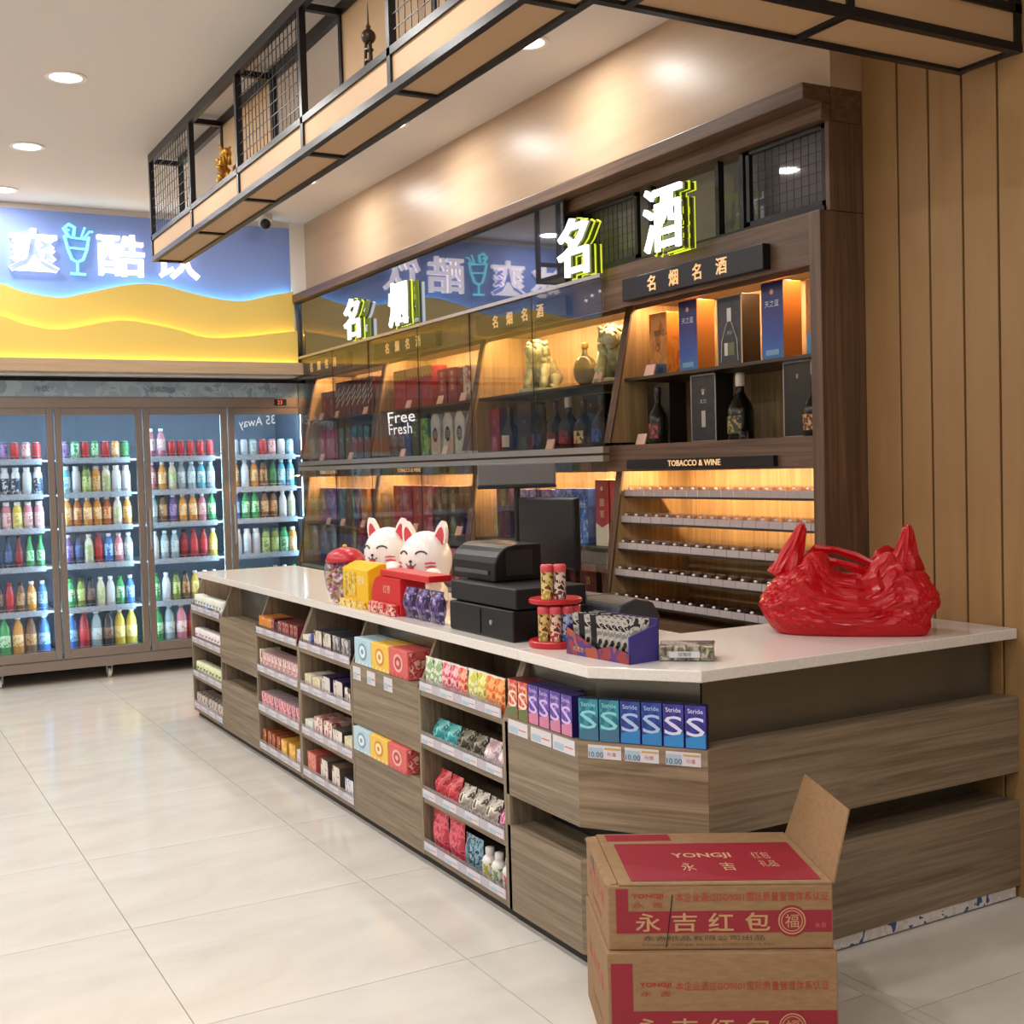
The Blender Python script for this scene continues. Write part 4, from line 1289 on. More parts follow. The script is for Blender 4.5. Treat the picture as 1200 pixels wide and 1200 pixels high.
# two smiling white cat figurines
def cat_figurine():
    t = own(bpy.data.objects.new('cat_figurine', None)); C.objects.link(t)
    cw_ = col('#eee8e4', 0.25)
    rd_ = col('#c8404c', 0.35); bk_ = col('#2c2428', 0.4)
    mb = MB()
    mb.lathe([(0.085, 0), (0.095, 0.02), (0.09, 0.07), (0.06, 0.11)], 20, [col('#c8343c', 0.35), cw_, cw_])
    mb.ball((-0.07, 0.075, 0.11), (0.05, 0.035, 0.035), cw_, 14, 8)
    mb.build('body', t, smooth=True)
    MB().ball((-0.085, -0.095, 0.135), (0.05, 0.034, 0.034), cw_, 14, 8).build('paw', t, smooth=True)
    MB().ball((-0.085, 0.115, 0.15), (0.05, 0.034, 0.034), cw_, 14, 8).build('paw', t, smooth=True)
    hc, hr_ = Vector((0, 0, 0.195)), Vector((0.112, 0.115, 0.125))
    hd = MB()
    hd.ball(hc, tuple(hr_), cw_, 28, 18)
    hd = hd.build('head', t, smooth=True)
    for s in (-1, 1):
        # rounded upright ear, a flattened petal with a red inside
        mb = MB()
        def petal(sc, dx, mt):
            n = 14
            pts_ = []
            for k in range(n):
                a = PI * k / (n - 1)
                pts_.append((math.cos(a) * 0.034 * sc * (1 - 0.35 * math.sin(a) ** 2), max(0.0, math.sin(a)) ** 0.8 * 0.1 * sc))
            base = Vector((0.0, s * 0.075, 0.27))
            ty = s * 0.25
            ring0 = [Vector((-0.012 - dx, base.y + p[0] + p[1] * ty, base.z + p[1] - 0.004)) for p in pts_]
            ring1 = [Vector((0.014, base.y + p[0] * 0.9 + p[1] * ty * 0.9, base.z + p[1] * 0.95 - 0.004)) for p in pts_]
            m_ = len(pts_)
            mb.add(ring0 + ring1, [tuple(range(m_)), tuple(range(2 * m_ - 1, m_ - 1, -1))] + [(i, m_ + i, m_ + i + 1, i + 1) for i in range(m_ - 1)] + [(m_ - 1, 2 * m_ - 1, m_, 0)], mt)
        petal(1.0, 0, cw_)
        e = mb.build('ear', t, smooth=False)
        mb = MB()
        petal(0.72, 0.003, rd_)
        own(e); mb.build('ear_lining', e)
    def on_head(y, z, lift=0.002):
        q = 1 - (y / hr_.y) ** 2 - ((z - hc.z) / hr_.z) ** 2
        return Vector((-hr_.x * math.sqrt(max(q, 0.0)) - lift, y, z))
    mb = MB()
    for s in (-1, 1):
        mb.tube([on_head(s * (0.045 + 0.024 * math.cos(a)), 0.222 + 0.017 * math.sin(a)) for a in [0.25 + 2.6 * k / 8 for k in range(9)]], 0.0035, 6, bk_)
    mb.ball(on_head(0, 0.197), (0.006, 0.008, 0.006), bk_, 10, 6)
    mb.tube([on_head(0, 0.191), on_head(0, 0.18)], 0.0018, 5, bk_)
    mb.tube([on_head(-0.026, 0.186), on_head(-0.016, 0.176), on_head(0, 0.18), on_head(0.016, 0.176), on_head(0.026, 0.186)], 0.0022, 5, bk_)
    own(hd)
    mb.build('face_lines', hd)
    mb = MB()
    mb.tube([on_head(0, 0.177), on_head(0, 0.166), on_head(0, 0.152)], [0.017, 0.014, 0.004], 10, rd_)
    mb.build('mouth', hd)
    for s in (-1, 1):
        for k in range(3):
            z = 0.19 - 0.016 * k
            mb = MB()
            mb.tube([on_head(s * 0.062, z - 0.002), on_head(s * 0.08, z), on_head(s * 0.096, z - 0.003)], [0.0035, 0.0045, 0.0025], 6, rd_)
            mb.build('whisker_mark', hd)
    return t
for k, (x, y, rz, lb) in enumerate(((2.20, 4.70, 0.5, 'smiling white cat figurine beside the black cash drawer, the nearer of two'), (2.235, 5.19, 0.45, 'smiling white cat figurine reaching over the yellow display, the farther of two'))):
    o = put(('cat',), cat_figurine, (x, y, ZT_), rz, 'cat_figurine', lb, 'figurine', 'cat figurines on the worktop')

# sweet jar with a red lid
t = thing('sweet_jar', 'rounded clear jar of mixed sweets with a red domed lid on the worktop', 'jar', (1.98, 5.09, ZT_))
MB().lathe([(0.06, 0), (0.072, 0.01), (0.092, 0.07), (0.098, 0.13), (0.092, 0.17), (0.075, 0.185)], 24, M['acrylic'], (1.98, 5.09, ZT_)).build('glass_body', t, smooth=True)
MB().lathe([(0.088, 0.18), (0.09, 0.19), (0.078, 0.215), (0.05, 0.235), (0.02, 0.243)], 24, col('#b42430', 0.3), (1.98, 5.09, ZT_)).build('lid', t, smooth=True)
MB().ball((1.98, 5.09, ZT_ + 0.248), (0.012, 0.012, 0.01), col('#c8a050', 0.3), 10, 6).build('knob', t, smooth=True)
mb = MB()
rn = random.Random(5)
cc_ = [col(h_, 0.3) for h_ in ('#b86a9c', '#d8c4b0', '#8c5a8c', '#c89a3c', '#a83c50', '#e0d8d0', '#6c8c5a')]
for i in range(150):
    a, z = rn.uniform(0, 6.28), rn.uniform(0.012, 0.165)
    R_ = (0.066 + 0.026 * math.sin(min(1, z / 0.14) * PI / 2)) * math.sqrt(rn.uniform(0.55, 0.85))
    mb.ball((1.98 + R_ * math.cos(a), 5.09 + R_ * math.sin(a), ZT_ + z), (rn.uniform(0.008, 0.013), rn.uniform(0.008, 0.013), 0.009), cc_[i % 7], 6, 4)
tag(mb.build('sweets', t), kind='stuff')

# yellow display carton full of packets
yb_ = col('#e8b81c', 0.3)
t = thing('yellow_display', 'bright yellow display carton with a pale window panel, left of the red carton', 'display', (1.99, 4.86, ZT_))
mb = MB()
mb.prism([(1.925, ZT_), (2.015, ZT_), (2.015, ZT_ + 0.19), (1.985, ZT_ + 0.19), (1.925, ZT_ + 0.165)], 'y', 4.70, 4.985, yb_)
mb.build('carton', t, bevel=0.004)
MB().box(1.9225, 1.9245, 4.83, 4.96, ZT_ + 0.045, ZT_ + 0.15, printed('#c8a02c', '#e8cc5c', 45, 0.5, 0.25, '#a8842c')).build('window_panel', t)
mb = MB()
text(mb, '糖果', (1.9235, 4.77, ZT_ + 0.12), FX, FZ, col('#f4e4a0', 0.4), h=0.04)
mb.build('lettering', t)
for k in range(4):
    MB().box(1.905, 1.922, 4.72 + k * 0.068, 4.775 + k * 0.068, ZT_, ZT_ + 0.03, printed('#e0b424', '#f0e0a0', 60, 0.5, 0.3, '#b8862c')).build('packet_flap', t)

# red carton with an arched side and a lid panel
rc = col('#c41c22', 0.3)
t = thing('red_display', 'glossy red arched display carton with a flat red lid between the yellow and purple packs', 'display', (1.99, 4.5, ZT_))
mb = MB()
arch = [(4.685, ZT_)] + [(4.60 + 0.085 * math.cos(a), ZT_ + 0.06 + 0.09 * math.sin(a)) for a in [PI * 0.5 * k / 6 for k in range(7)]] + [(4.39, ZT_ + 0.15), (4.39, ZT_)]
mb.prism(arch, 'x', 1.935, 2.05, rc)
mb.build('carton', t, bevel=0.004)
MB().box(1.94, 2.04, 4.13, 4.60, ZT_ + 0.152, ZT_ + 0.178, rc).build('lid', t, bevel=0.004)
mb = MB()
text(mb, '红枣', (1.9338, 4.52, ZT_ + 0.1), FX, FZ, col('#e8b0a0', 0.4), h=0.035)
mb.build('lettering', t)
for k in range(3):
    MB().box(1.905, 1.9325, 4.40 + k * 0.09, 4.475 + k * 0.09, ZT_, ZT_ + 0.045, printed('#c42c30', '#e8c0b0', 45, 0.52, 0.3, '#8c1c20')).build('packet', t, bevel=0.003, seg=1)

# purple foil packs
pm = printed('#2c2440', '#5a4880', 42, 0.5, 0.2, '#9c8cb8')
for k in range(3):
    o = put(('foilpack',), lambda: pouch_mesh(0.105, 0.06, 0.125, pm, 'foil_pack', col('#3c3058', 0.25)), (1.955, 4.325 - k * 0.12, ZT_), 0.0, 'foil_pack',
            'dark purple foil pack standing on the worktop, %s from the left of three' % ORD[k], 'packet', 'purple foil packs by the cash drawer')

# cash drawer, receipt printer, screen, pole display
dp = M['dark_plastic']
t = thing('cash_drawer', 'black two-tier cash drawer on the worktop beneath the receipt printer', 'cash drawer', (2.13, 3.71, ZT_))
smoothbox(1.935, 2.225, 3.47, 3.945, ZT_, ZT_ + 0.105, dp, 'drawer', t, 0.006)
smoothbox(1.945, 2.225, 3.465, 3.95, ZT_ + 0.109, ZT_ + 0.178, col('#191b1f', 0.45, 0.0, 0.3), 'cover', t, 0.006)
MB().box(1.932, 1.9345, 3.70, 3.706, ZT_ + 0.01, ZT_ + 0.095, M['black']).build('front_seam', t)
MB().tube([(1.93, 3.62, ZT_ + 0.055), (1.936, 3.62, ZT_ + 0.055)], 0.009, 12, M['alu']).build('lock', t)
t = thing('receipt_printer', 'black receipt printer with a rounded front on the cash drawer', 'printer', (2.08, 3.88, ZT_ + 0.179))
zz = ZT_ + 0.179
prof = [(2.005, zz), (2.2, zz), (2.2, zz + 0.13), (2.09, zz + 0.13)] + [(2.09 - 0.085 * math.sin(a), zz + 0.045 + 0.085 * math.cos(a)) for a in [PI * 0.5 * k / 6 for k in range(1, 7)]]
MB().prism(prof, 'y', 3.72, 4.06, M['black']).build('housing', t, bevel=0.006, seg=2)
MB().box(1.999, 2.0035, 3.76, 4.02, zz + 0.025, zz + 0.04, col('#4a4c50', 0.3)).build('paper_slot', t)
MB().box(2.05, 2.16, 3.7165, 3.719, zz + 0.02, zz + 0.11, col('#1c1e22', 0.25)).build('side_cover', t)
t = thing('till_screen', 'dark flat till screen seen from behind above the cash drawer', 'screen', (2.38, 3.91, ZT_))
mb = MB().prism([(2.335, 1.115), (2.365, 1.11), (2.365, 1.38), (2.335, 1.376)], 'y', 3.71, 4.12, dp)
mb.build('panel', t, bevel=0.006)
MB().box(2.366, 2.368, 3.73, 4.10, 1.13, 1.365, col('#0c0e14', 0.1)).build('glass', t)
MB().box(2.37, 2.41, 3.86, 3.97, ZT_ + 0.02, 1.22, dp).build('stand', t, bevel=0.004)
MB().box(2.32, 2.47, 3.80, 4.03, ZT_, ZT_ + 0.02, dp).build('foot', t, bevel=0.004)
t = thing('pole_display', 'long grey customer display bar raised on a dark pole behind the counter', 'display', (2.36, 4.18, ZT_))
pdm = col('#63605f', 0.45)
def rbox(c, half, ang, z0, z1, mat, name, parent, bevel=0.004):
    ca, sa = math.cos(ang), math.sin(ang)
    P_ = [(c[0] + u * half[0] * ca - v * half[1] * sa, c[1] + u * half[0] * sa + v * half[1] * ca) for u, v in ((-1, -1), (1, -1), (1, 1), (-1, 1))]
    return MB().prism(P_, 'z', z0, z1, mat).build(name, parent, bevel=bevel)
rbox((2.36, 4.17), (0.155, 0.022), -0.50, 1.425, 1.513, pdm, 'display_bar', t, 0.006)
rbox((2.36, 4.17), (0.157, 0.024), -0.50, 1.412, 1.4245, M['black'], 'bar_base', t, 0.003)
MB().tube([(2.365, 4.175, ZT_ + 0.012), (2.365, 4.175, 1.412)], 0.014, 12, dp).build('pole', t)
MB().lathe([(0.06, 0), (0.06, 0.008), (0.02, 0.014)], 20, dp, (2.365, 4.175, ZT_)).build('foot', t)

# black padded pouch behind the sweets
t = thing('black_pouch', 'rounded blue-black pouch lying behind the foil sachets at the end of the worktop', 'pouch', (2.32, 3.48, ZT_))
mb = MB()
mb.prism([(2.25, ZT_), (2.43, ZT_), (2.44, ZT_ + 0.06), (2.41, ZT_ + 0.115), (2.34, ZT_ + 0.13), (2.27, ZT_ + 0.11), (2.24, ZT_ + 0.05)], 'y', 3.33, 3.66, col('#23262e', 0.5))
mb.build('body', t, bevel=0.012, seg=3)
MB().box(2.245, 2.4, 3.4965, 3.5035, ZT_ + 0.131, ZT_ + 0.1335, col('#3a3d46', 0.4)).build('zip', t)

# red two-tier stand holding tubes
def tube_pack(a, b, c):
    lid = col('#c84850', 0.3)
    return MB().lathe([(0.0185, 0), (0.0195, 0.003), (0.0195, 0.088), (0.0205, 0.089), (0.021, 0.108), (0.018, 0.113)], 14, [printed(a, b, 60, 0.5, 0.3, c)] * 3 + [lid] * 2).build('sweet_tube', smooth=True)
sx, sy = 2.02, 3.335
rs = col('#b41c24', 0.3)
t = thing('tube_stand', 'red round two-tier stand for sweet tubes on the worktop', 'stand', (sx, sy, ZT_))
MB().lathe([(0.088, 0), (0.09, 0.004), (0.09, 0.018), (0.086, 0.022)], 32, rs, (sx, sy, ZT_)).build('lower_tier', t)
MB().lathe([(0.085, 0), (0.087, 0.003), (0.087, 0.012), (0.083, 0.015)], 32, rs, (sx, sy, ZT_ + 0.142)).build('upper_tier', t)
MB().lathe([(0.03, 0.022), (0.03, 0.1415)], 18, rs, (sx, sy, ZT_)).build('column', t)
tubes = [('#8c6a3c', '#d8b868', '#5a2c1c', 'brown and gold'), ('#a8242c', '#e8c8a8', '#5c1c1c', 'red and cream'), ('#2c5cac', '#a8c8e8', '#7c2c34', 'blue'), ('#3c78c8', '#c8dcf0', '#8c3038', 'pale blue')]
for k, (a, b, c, w_) in enumerate(tubes):
    an = -2.75 + 0.62 * k
    put(('tube', k), lambda: tube_pack(a, b, c), (sx + 0.064 * math.cos(an), sy + 0.064 * math.sin(an), ZT_ + 0.0225), 0.0, 'sweet_tube', '%s sweet tube with pink lid on the lower tier of the red stand' % w_, 'tube', 'sweet tubes on the red stand')
for k, (a, b, c, w_) in enumerate((('#b89438', '#e0cc80', '#6c3420', 'gold'), ('#5c2024', '#d8c0b0', '#2c1414', 'maroon and white'))):
    an = -2.55 + 0.7 * k
    put(('tube', 10 + k), lambda: tube_pack(a, b, c), (sx + 0.06 * math.cos(an), sy + 0.06 * math.sin(an), ZT_ + 0.1575), 0.0, 'sweet_tube', '%s sweet tube with pink lid on the upper tier of the red stand' % w_, 'tube', 'sweet tubes on the red stand')

# purple and orange display tray of foil sachets
t = own(thing('sachet_tray', 'purple and orange printed tray with a V-cut front holding black and silver sachets', 'display', (2.035, 3.03, ZT_), 0.10))
pr_ = printed('#8c3234', '#4c2c70', 14, 0.5, 0.35, '#a04c30')
mb = MB()
tk = 0.004
mb.prism([(-0.15, 0.0), (0.15, 0.0), (0.15, 0.085), (0.06, 0.05), (0.0, 0.028), (-0.06, 0.045), (-0.15, 0.03)][::-1], 'x', -0.062, -0.062 + tk, pr_)
mb.box(0.05, 0.054, -0.15, 0.15, 0, 0.125, col('#3c2c70', 0.4))
mb.prism([(-0.062, 0), (0.054, 0), (0.054, 0.125), (-0.062, 0.085)], 'y', 0.146, 0.15, col('#2e2a62', 0.4))
mb.prism([(-0.062, 0), (0.054, 0), (0.054, 0.11), (-0.062, 0.08)], 'y', -0.15, -0.146, col('#3a3484', 0.4))
mb.box(-0.058, 0.05, -0.146, 0.146, 0, 0.003, col('#3c2c70', 0.4))
mb.build('tray', t)
mb = MB()
text(mb, '巧克力', (-0.0628, 0.09, 0.02), FX, FZ, col('#e8b078', 0.4), h=0.016)
mb.build('lettering', t)
sach = [printed('#86837e', '#bcb8b0', 40, 0.5, 0.2, '#1e1e20'), printed('#1c1c20', '#3a3438', 30, 0.6, 0.2)]
c_, s__ = math.cos(0.10), math.sin(0.10)
for k in range(9):
    ly = 0.112 - k * 0.029
    lx = -0.012
    put(('sach', k % 2 if k < 5 else 0), lambda: pouch_mesh(0.085, 0.014, 0.125, sach[k % 2 if k < 5 else 0], 'foil_sachet', None), (2.035 + lx * c_ - ly * s__, 3.03 + lx * s__ + ly * c_, ZT_ + 0.0035), 0.10 + PI / 2 - 0.55, 'foil_sachet',
        '%s foil sachet, %s from the left in the purple tray' % ('black' if (k % 2 and k < 5) else 'silver', ORD[k]), 'packet', 'foil sachets in the purple tray')

# shrink-wrapped bundle of packets
t = own(thing('wrapped_bundle', 'small cellophane-wrapped bundle of cream and green packets near the worktop corner', 'packet', (2.19, 2.862, ZT_), 0.86))
for k in range(4):
    MB().box(-0.055, 0.055, -0.078 + k * 0.0395, -0.041 + k * 0.0395, 0.001, 0.042, printed('#cfc8b4', '#7c8c64', 42, 0.52, 0.35, '#5a4438')).build('packet', t, bevel=0.003, seg=1)
MB().box(-0.059, 0.059, -0.082, 0.082, 0, 0.046, M['acrylic']).build('cellophane', t, bevel=0.004)
mb = MB()
mb.quad((-0.0605, 0.05, 0.012), (-0.0605, -0.04, 0.012), (-0.0605, -0.04, 0.03), (-0.0605, 0.05, 0.03), tagm)
text(mb, '绿薄荷', (-0.0612, 0.005, 0.021), FX, FZ, col('#3c5c3c', 0.5), h=0.012)
mb.build('label', t)

# red carrier bag
from mathutils import noise as mn
def bag():
    t = own(thing('carrier_bag', 'full red plastic carrier bag with knotted-up handles on the white worktop', 'bag', (2.945, 2.985, ZT_), -0.765))
    m, nt, b = newmat('red_plastic_film')
    b.inputs['Base Color'].default_value = lin('#c81822')
    b.inputs['Roughness'].default_value = 0.24
    tl = nt.nodes.new('ShaderNodeBsdfTranslucent'); tl.inputs[0].default_value = lin('#e0242c')
    tr_ = nt.nodes.new('ShaderNodeBsdfTransparent'); tr_.inputs[0].default_value = lin('#e83038')
    m1 = nt.nodes.new('ShaderNodeMixShader'); m1.inputs[0].default_value = 0.28
    m2 = nt.nodes.new('ShaderNodeMixShader'); m2.inputs[0].default_value = 0.14
    out_ = nt.nodes['Material Output']
    nt.links.new(b.outputs[0], m1.inputs[1]); nt.links.new(tl.outputs[0], m1.inputs[2])
    nt.links.new(m1.outputs[0], m2.inputs[1]); nt.links.new(tr_.outputs[0], m2.inputs[2])
    nt.links.new(m2.outputs[0], out_.inputs[0])
    NU, NV = 120, 44
    jr = random.Random(21)
    vs_, fs = [], []
    for j in range(NV + 1):
        v = j / NV
        for i in range(NU):
            th = 2 * PI * i / NU
            cs, sn = math.cos(th), math.sin(th)
            ex = 2.0 / (3.0 + 2.5 * max(0.0, cs))
            ux = math.copysign(abs(cs) ** ex, cs); uy = math.copysign(abs(sn) ** ex, sn)
            rim = 0.20 + 0.075 * math.exp(-((ux + 0.56) / 0.25) ** 2) + 0.07 * math.exp(-((ux - 0.64) / 0.2) ** 2) - 0.02 * math.exp(-((ux - 0.15) / 0.3) ** 2)
            if v < 0.12:
                k = v / 0.12; r = (0.90 - 0.16 * max(0, -cs)) * k; z = 0.0
            elif v < 0.80:
                k = (v - 0.12) / 0.68
                r = 0.90 - 0.16 * max(0, -cs) * (1 - min(1, k * 2.2)) ** 2 + 0.13 * math.sin(min(1, k * 1.5) * PI / 2) - 0.40 * max(0, k - 0.4) ** 1.5
                z = rim * k
            else:
                k = (v - 0.80) / 0.20
                r = 0.845 - 0.40 * k
                z = rim + 0.012 * math.sin(k * PI) - 0.05 * k * k
            left_lean = 0.06 * max(0, -ux) * (z / 0.2)
            x = 0.295 * r * ux + left_lean
            y = 0.15 * r * uy
            p = Vector((x, y, z))
            if z > 0.003:
                am = min(1, z / 0.04)
                def fold(px, py, pz):
                    ds = mn.voronoi(Vector((px, py, pz)))[0]
                    return 1 - min(1.0, (ds[1] - ds[0]) / 0.7)
                tw = mn.noise(Vector((x * 4, y * 4, z * 4))) * 0.5
                # folds run slantwise from the base corners up to the two gathered handles
                gx = (x - 0.19 * (1 if x > 0 else -1)) * (0.5 + 1.5 * z / 0.25)
                c1 = fold(gx * 9 + tw, y * 7 + 2, z * 15 + x * 6 + tw)
                c2 = fold(gx * 20 + tw * 2, y * 16 + 7, z * 30 - x * 8)
                d = mn.noise(Vector((x * 5 + 3, y * 5, z * 5))) * 0.026
                st = abs(mn.noise(Vector((x * 9 + y * 9 - z * 26, z * 7 + x * 3, y * 4)))) + 0.6 * abs(mn.noise(Vector((x * 20 + y * 20 + z * 44, z * 12, x * 6))))
                cr = 0.015 * c1 ** 1.5 + 0.005 * c2 - 0.016 * st
                jt = jr.uniform(-1, 1) * 0.0022
                p += Vector((ux, uy, 0)).normalized() * (d + cr + jt) * am + Vector((0, 0, ((d + cr) * 0.35 + jr.uniform(-1, 1) * 0.002) * am))
            if p.z < 0: p.z = 0
            vs_.append(tuple(p))
    for j in range(NV):
        for i in range(NU):
            l = (i + 1) % NU
            q4 = (j * NU + i, j * NU + l, (j + 1) * NU + l, (j + 1) * NU + i)
            fs += [(q4[0], q4[1], q4[2]), (q4[0], q4[2], q4[3])] if jr.random() < 0.5 else [(q4[0], q4[1], q4[3]), (q4[1], q4[2], q4[3])]
    fs.append(tuple(range(NU))[::-1])
    mb = MB().add(vs_, fs, m)
    mb.build('body', t, smooth=False)
    def ear(path, rr, flat, name):
        mb = MB()
        n = 30
        b0 = 0
        vs2, fs2 = [], []
        for k, (p, r) in enumerate(zip(path, rr)):
            for i in range(n):
                a = 2 * PI * i / n
                w_ = 1 + 0.20 * math.sin(5 * a + 0.25 * k) + 0.10 * math.sin(9 * a - 0.4 * k)
                vs2.append((p[0] + r * w_ * math.cos(a), p[1] + r * flat * w_ * math.sin(a), p[2] + 0.01 * math.sin(3 * a)))
        for k in range(len(path) - 1):
            for i in range(n):
                l = (i + 1) % n
                fs2.append((k * n + i, k * n + l, (k + 1) * n + l, (k + 1) * n + i))
        fs2.append(tuple(range((len(path) - 1) * n, len(path) * n)))
        mb.add(vs2, fs2, m).build(name, t, smooth=False)
    def loop_ear(x0, lean, top):
        """a gathered handle: a pinched cone of film ending in a flat loop"""
        n = 14
        path = [(x0 + lean * (k / n) ** 1.2, 0.0, 0.20 + (top - 0.20) * k / n) for k in range(n + 1)]
        rr = [0.036 * (1 - k / n) ** 1.3 + 0.017 for k in range(n)] + [0.007]
        ear(path, rr, 0.85, 'handle')
    loop_ear(-0.185, 0.055, 0.36)
    loop_ear(0.20, 0.012, 0.35)
    # loose strap across the mouth
    for off, z0 in ((0.055, 0.265), (-0.06, 0.235)):
        mb = MB()
        P_ = [(-0.13, off * 0.3, 0.24), (-0.09, off, z0 + 0.012), (-0.02, off * 1.15, z0 + 0.006), (0.05, off, z0 - 0.018), (0.10, off * 0.6, z0 - 0.04)]
        vs2, fs2 = [], []
        for k, p in enumerate(P_):
            for a, b_ in ((0.002, -0.013 - 0.004 * (k % 2)), (0.004, 0.0), (0.0, 0.011 + 0.004 * (k % 2)), (-0.004, 0.002)):
                vs2.append((p[0], p[1] + a, p[2] + b_))
        for k in range(len(P_) - 1):
            for i in range(4):
                l = (i + 1) % 4
                fs2.append((k * 4 + i, (k + 1) * 4 + i, (k + 1) * 4 + l, k * 4 + l))
        fs2 += [(0, 1, 2, 3), (19, 18, 17, 16)]
        mb.add(vs2, fs2, m).build('strap', t, smooth=False)
bag()
# ---------------------------------------------------------------- goods in the wall cabinets
CN = ['the open cabinet', 'the stone lion cabinet', 'the middle glazed cabinet', 'the farthest glazed cabinet']
def sh(i, s):
    return '%s of %s' % (['upper shelf', 'middle board', 'lower shelf', 'bottom board'][s], CN[i])
ZS = [ZSH + 0.0005, ZBD + 0.0005, ZLO + 0.0005, 0.7905]
def stand(key, mk, i, s, y, xf, d, name, label, cat, rz=0.0):
    return put(key, mk, (xf + d / 2, y, ZS[s]), rz, name, label, cat, 'goods on the ' + sh(i, s))
gold_e = col('#c8a060', 0.35, 0.4)
orng = printed('#b8752c', '#c8843a', 12, 0.5, 0.4, '#a8642a')
grad_m, nt_, b_ = newmat('night_blue_print')
tc_ = nt_.nodes.new('ShaderNodeTexCoord'); sp_ = nt_.nodes.new('ShaderNodeSeparateXYZ')
nt_.links.new(tc_.outputs['Generated'], sp_.inputs[0])
nt_.links.new(ramp(nt_, sp_.outputs['Z'], [(0.0, '#347cc0'), (0.25, '#2450a4'), (0.6, '#1c2678'), (1.0, '#1a1650')]), b_.inputs['Base Color'])
b_.inputs['Roughness'].default_value = 0.3
def tall_box(w_, d_, h_, side, front, words=None, ink_=None, dot=None, edge=None, extra=None):
    o = own(box_mesh(w_, d_, h_, side, front, None, 'bottle_carton', bevel=0.002))
    x = -d_ / 2 - 0.0018
    if edge:
        mb = MB()
        for y0, y1, z0, z1 in ((-w_ / 2, -w_ / 2 + 0.006, 0, h_), (w_ / 2 - 0.006, w_ / 2, 0, h_), (-w_ / 2, w_ / 2, h_ - 0.006, h_), (-w_ / 2, w_ / 2, 0, 0.006)):
            mb.box(x - 0.001, x + 0.001, y0, y1, z0, z1, edge)
        mb.build('edge_trim', o)
    if words or dot or extra:
        mb = MB()
        if dot:
            n = 16
            mb.add([(x - 0.0006, 0.011 * math.cos(2 * PI * k / n), h_ * 0.87 + 0.011 * math.sin(2 * PI * k / n)) for k in range(n)], [tuple(range(n))[::-1]], dot)
        for (wds, zz_, hh_) in (words or []):
            text(mb, wds, (x - 0.0006, 0, zz_ * h_), FX, FZ, ink_, h=hh_ * h_, off=0.005)
        if extra: extra(mb, x, w_, h_)
        mb.build('front_print', o)
    return o
def card(i, s, y, what, xf=3.315):
    put(('card',), lambda: MB().prism([(-0.004, 0), (0.006, 0), (0.018, 0.052), (0.014, 0.052)], 'y', -0.036, 0.036, M['paper']).build('price_card'), (xf, y, ZS[s]), 0, 'price_card',
        'pink price card standing %s' % what, 'price card', 'pink price cards in the wall cabinets')
# open cabinet, upper shelf
def orange_print(mb, x, w_, h_):
    for k in range(12):
        a = 2 * PI * k / 12
        mb.box(x - 0.0008, x - 0.0004, 0.016 * math.cos(a) - 0.003, 0.016 * math.cos(a) + 0.003, h_ * 0.45 + 0.016 * math.sin(a) - 0.003, h_ * 0.45 + 0.016 * math.sin(a) + 0.003, col('#5a3a1c', 0.4))
    mb.quad((x - 0.0004, w_ / 2 - 0.004, 0.004), (x - 0.0004, -w_ / 2 + 0.004, 0.004), (x - 0.0004, -w_ / 2 + 0.004, 0.05), (x - 0.0004, w_ / 2 - 0.004, 0.062), col('#3c5c78', 0.4))
stand(('obox',), lambda: tall_box(0.135, 0.10, 0.292, orng, orng, [('国窖', 0.68, 0.1)], col('#5a3a1c', 0.4), None, None, orange_print), 0, 0, 4.575, 3.37, 0.10, 'bottle_carton', 'tall orange-brown bottle carton on the upper shelf of the open cabinet, farthest left', 'carton')
wsh = col('#c8d4e8', 0.4)
def blue_print(mb, x, w_, h_):
    mb.box(x - 0.001, x - 0.0004, -w_ * 0.3, w_ * 0.3, h_ * 0.06, h_ * 0.13, col('#7ca8cc', 0.4))
stand(('blbox',), lambda: tall_box(0.13, 0.10, 0.318, col('#a0642c', 0.4), grad_m, [('天之蓝', 0.72, 0.085)], wsh, col('#d8a090', 0.4), None, blue_print), 0, 0, 4.335, 3.36, 0.10, 'bottle_carton', 'night-blue bottle carton with orange side, second from left on the upper shelf', 'carton')
stand(('blbox',), None, 0, 0, 3.765, 3.35, 0.10, 'bottle_carton', 'night-blue bottle carton with orange side, right of the black bottle-print case', 'carton')
def bottle_print(mb, x, w_, h_):
    g = col('#d8d4d0', 0.4)
    xx = x - 0.0012
    L_ = [(0.012, 0.62), (0.02, 0.58), (0.05, 0.36), (0.056, 0.06)]
    for s in (-1, 1):
        for (a, za), (b, zb) in zip(L_, L_[1:]):
            mb.tube([(xx, s * a, za * h_), (xx, s * b, zb * h_)], 0.0016, 4, g)
    mb.box(xx, xx + 0.0008, -0.014, 0.014, 0.63 * h_, 0.82 * h_, g)
    mb.box(xx, xx + 0.0008, 0.012, 0.034, 0.15 * h_, 0.33 * h_, g)
    mb.box(xx, xx + 0.0008, -0.032, 0.008, 0.15 * h_, 0.33 * h_, col('#6c6c44', 0.4))
stand(('case',), lambda: tall_box(0.165, 0.10, 0.30, col('#2a221c', 0.4), printed('#2c2c30', '#34343a', 40, 0.5), [('XO', 0.47, 0.05)], col('#b8b4b0', 0.4), None, col('#c8b090', 0.35, 0.5), bottle_print), 0, 0, 4.04, 3.355, 0.10, 'bottle_carton', 'charcoal case with a white bottle drawn on it, upper shelf between two blue cartons', 'carton')
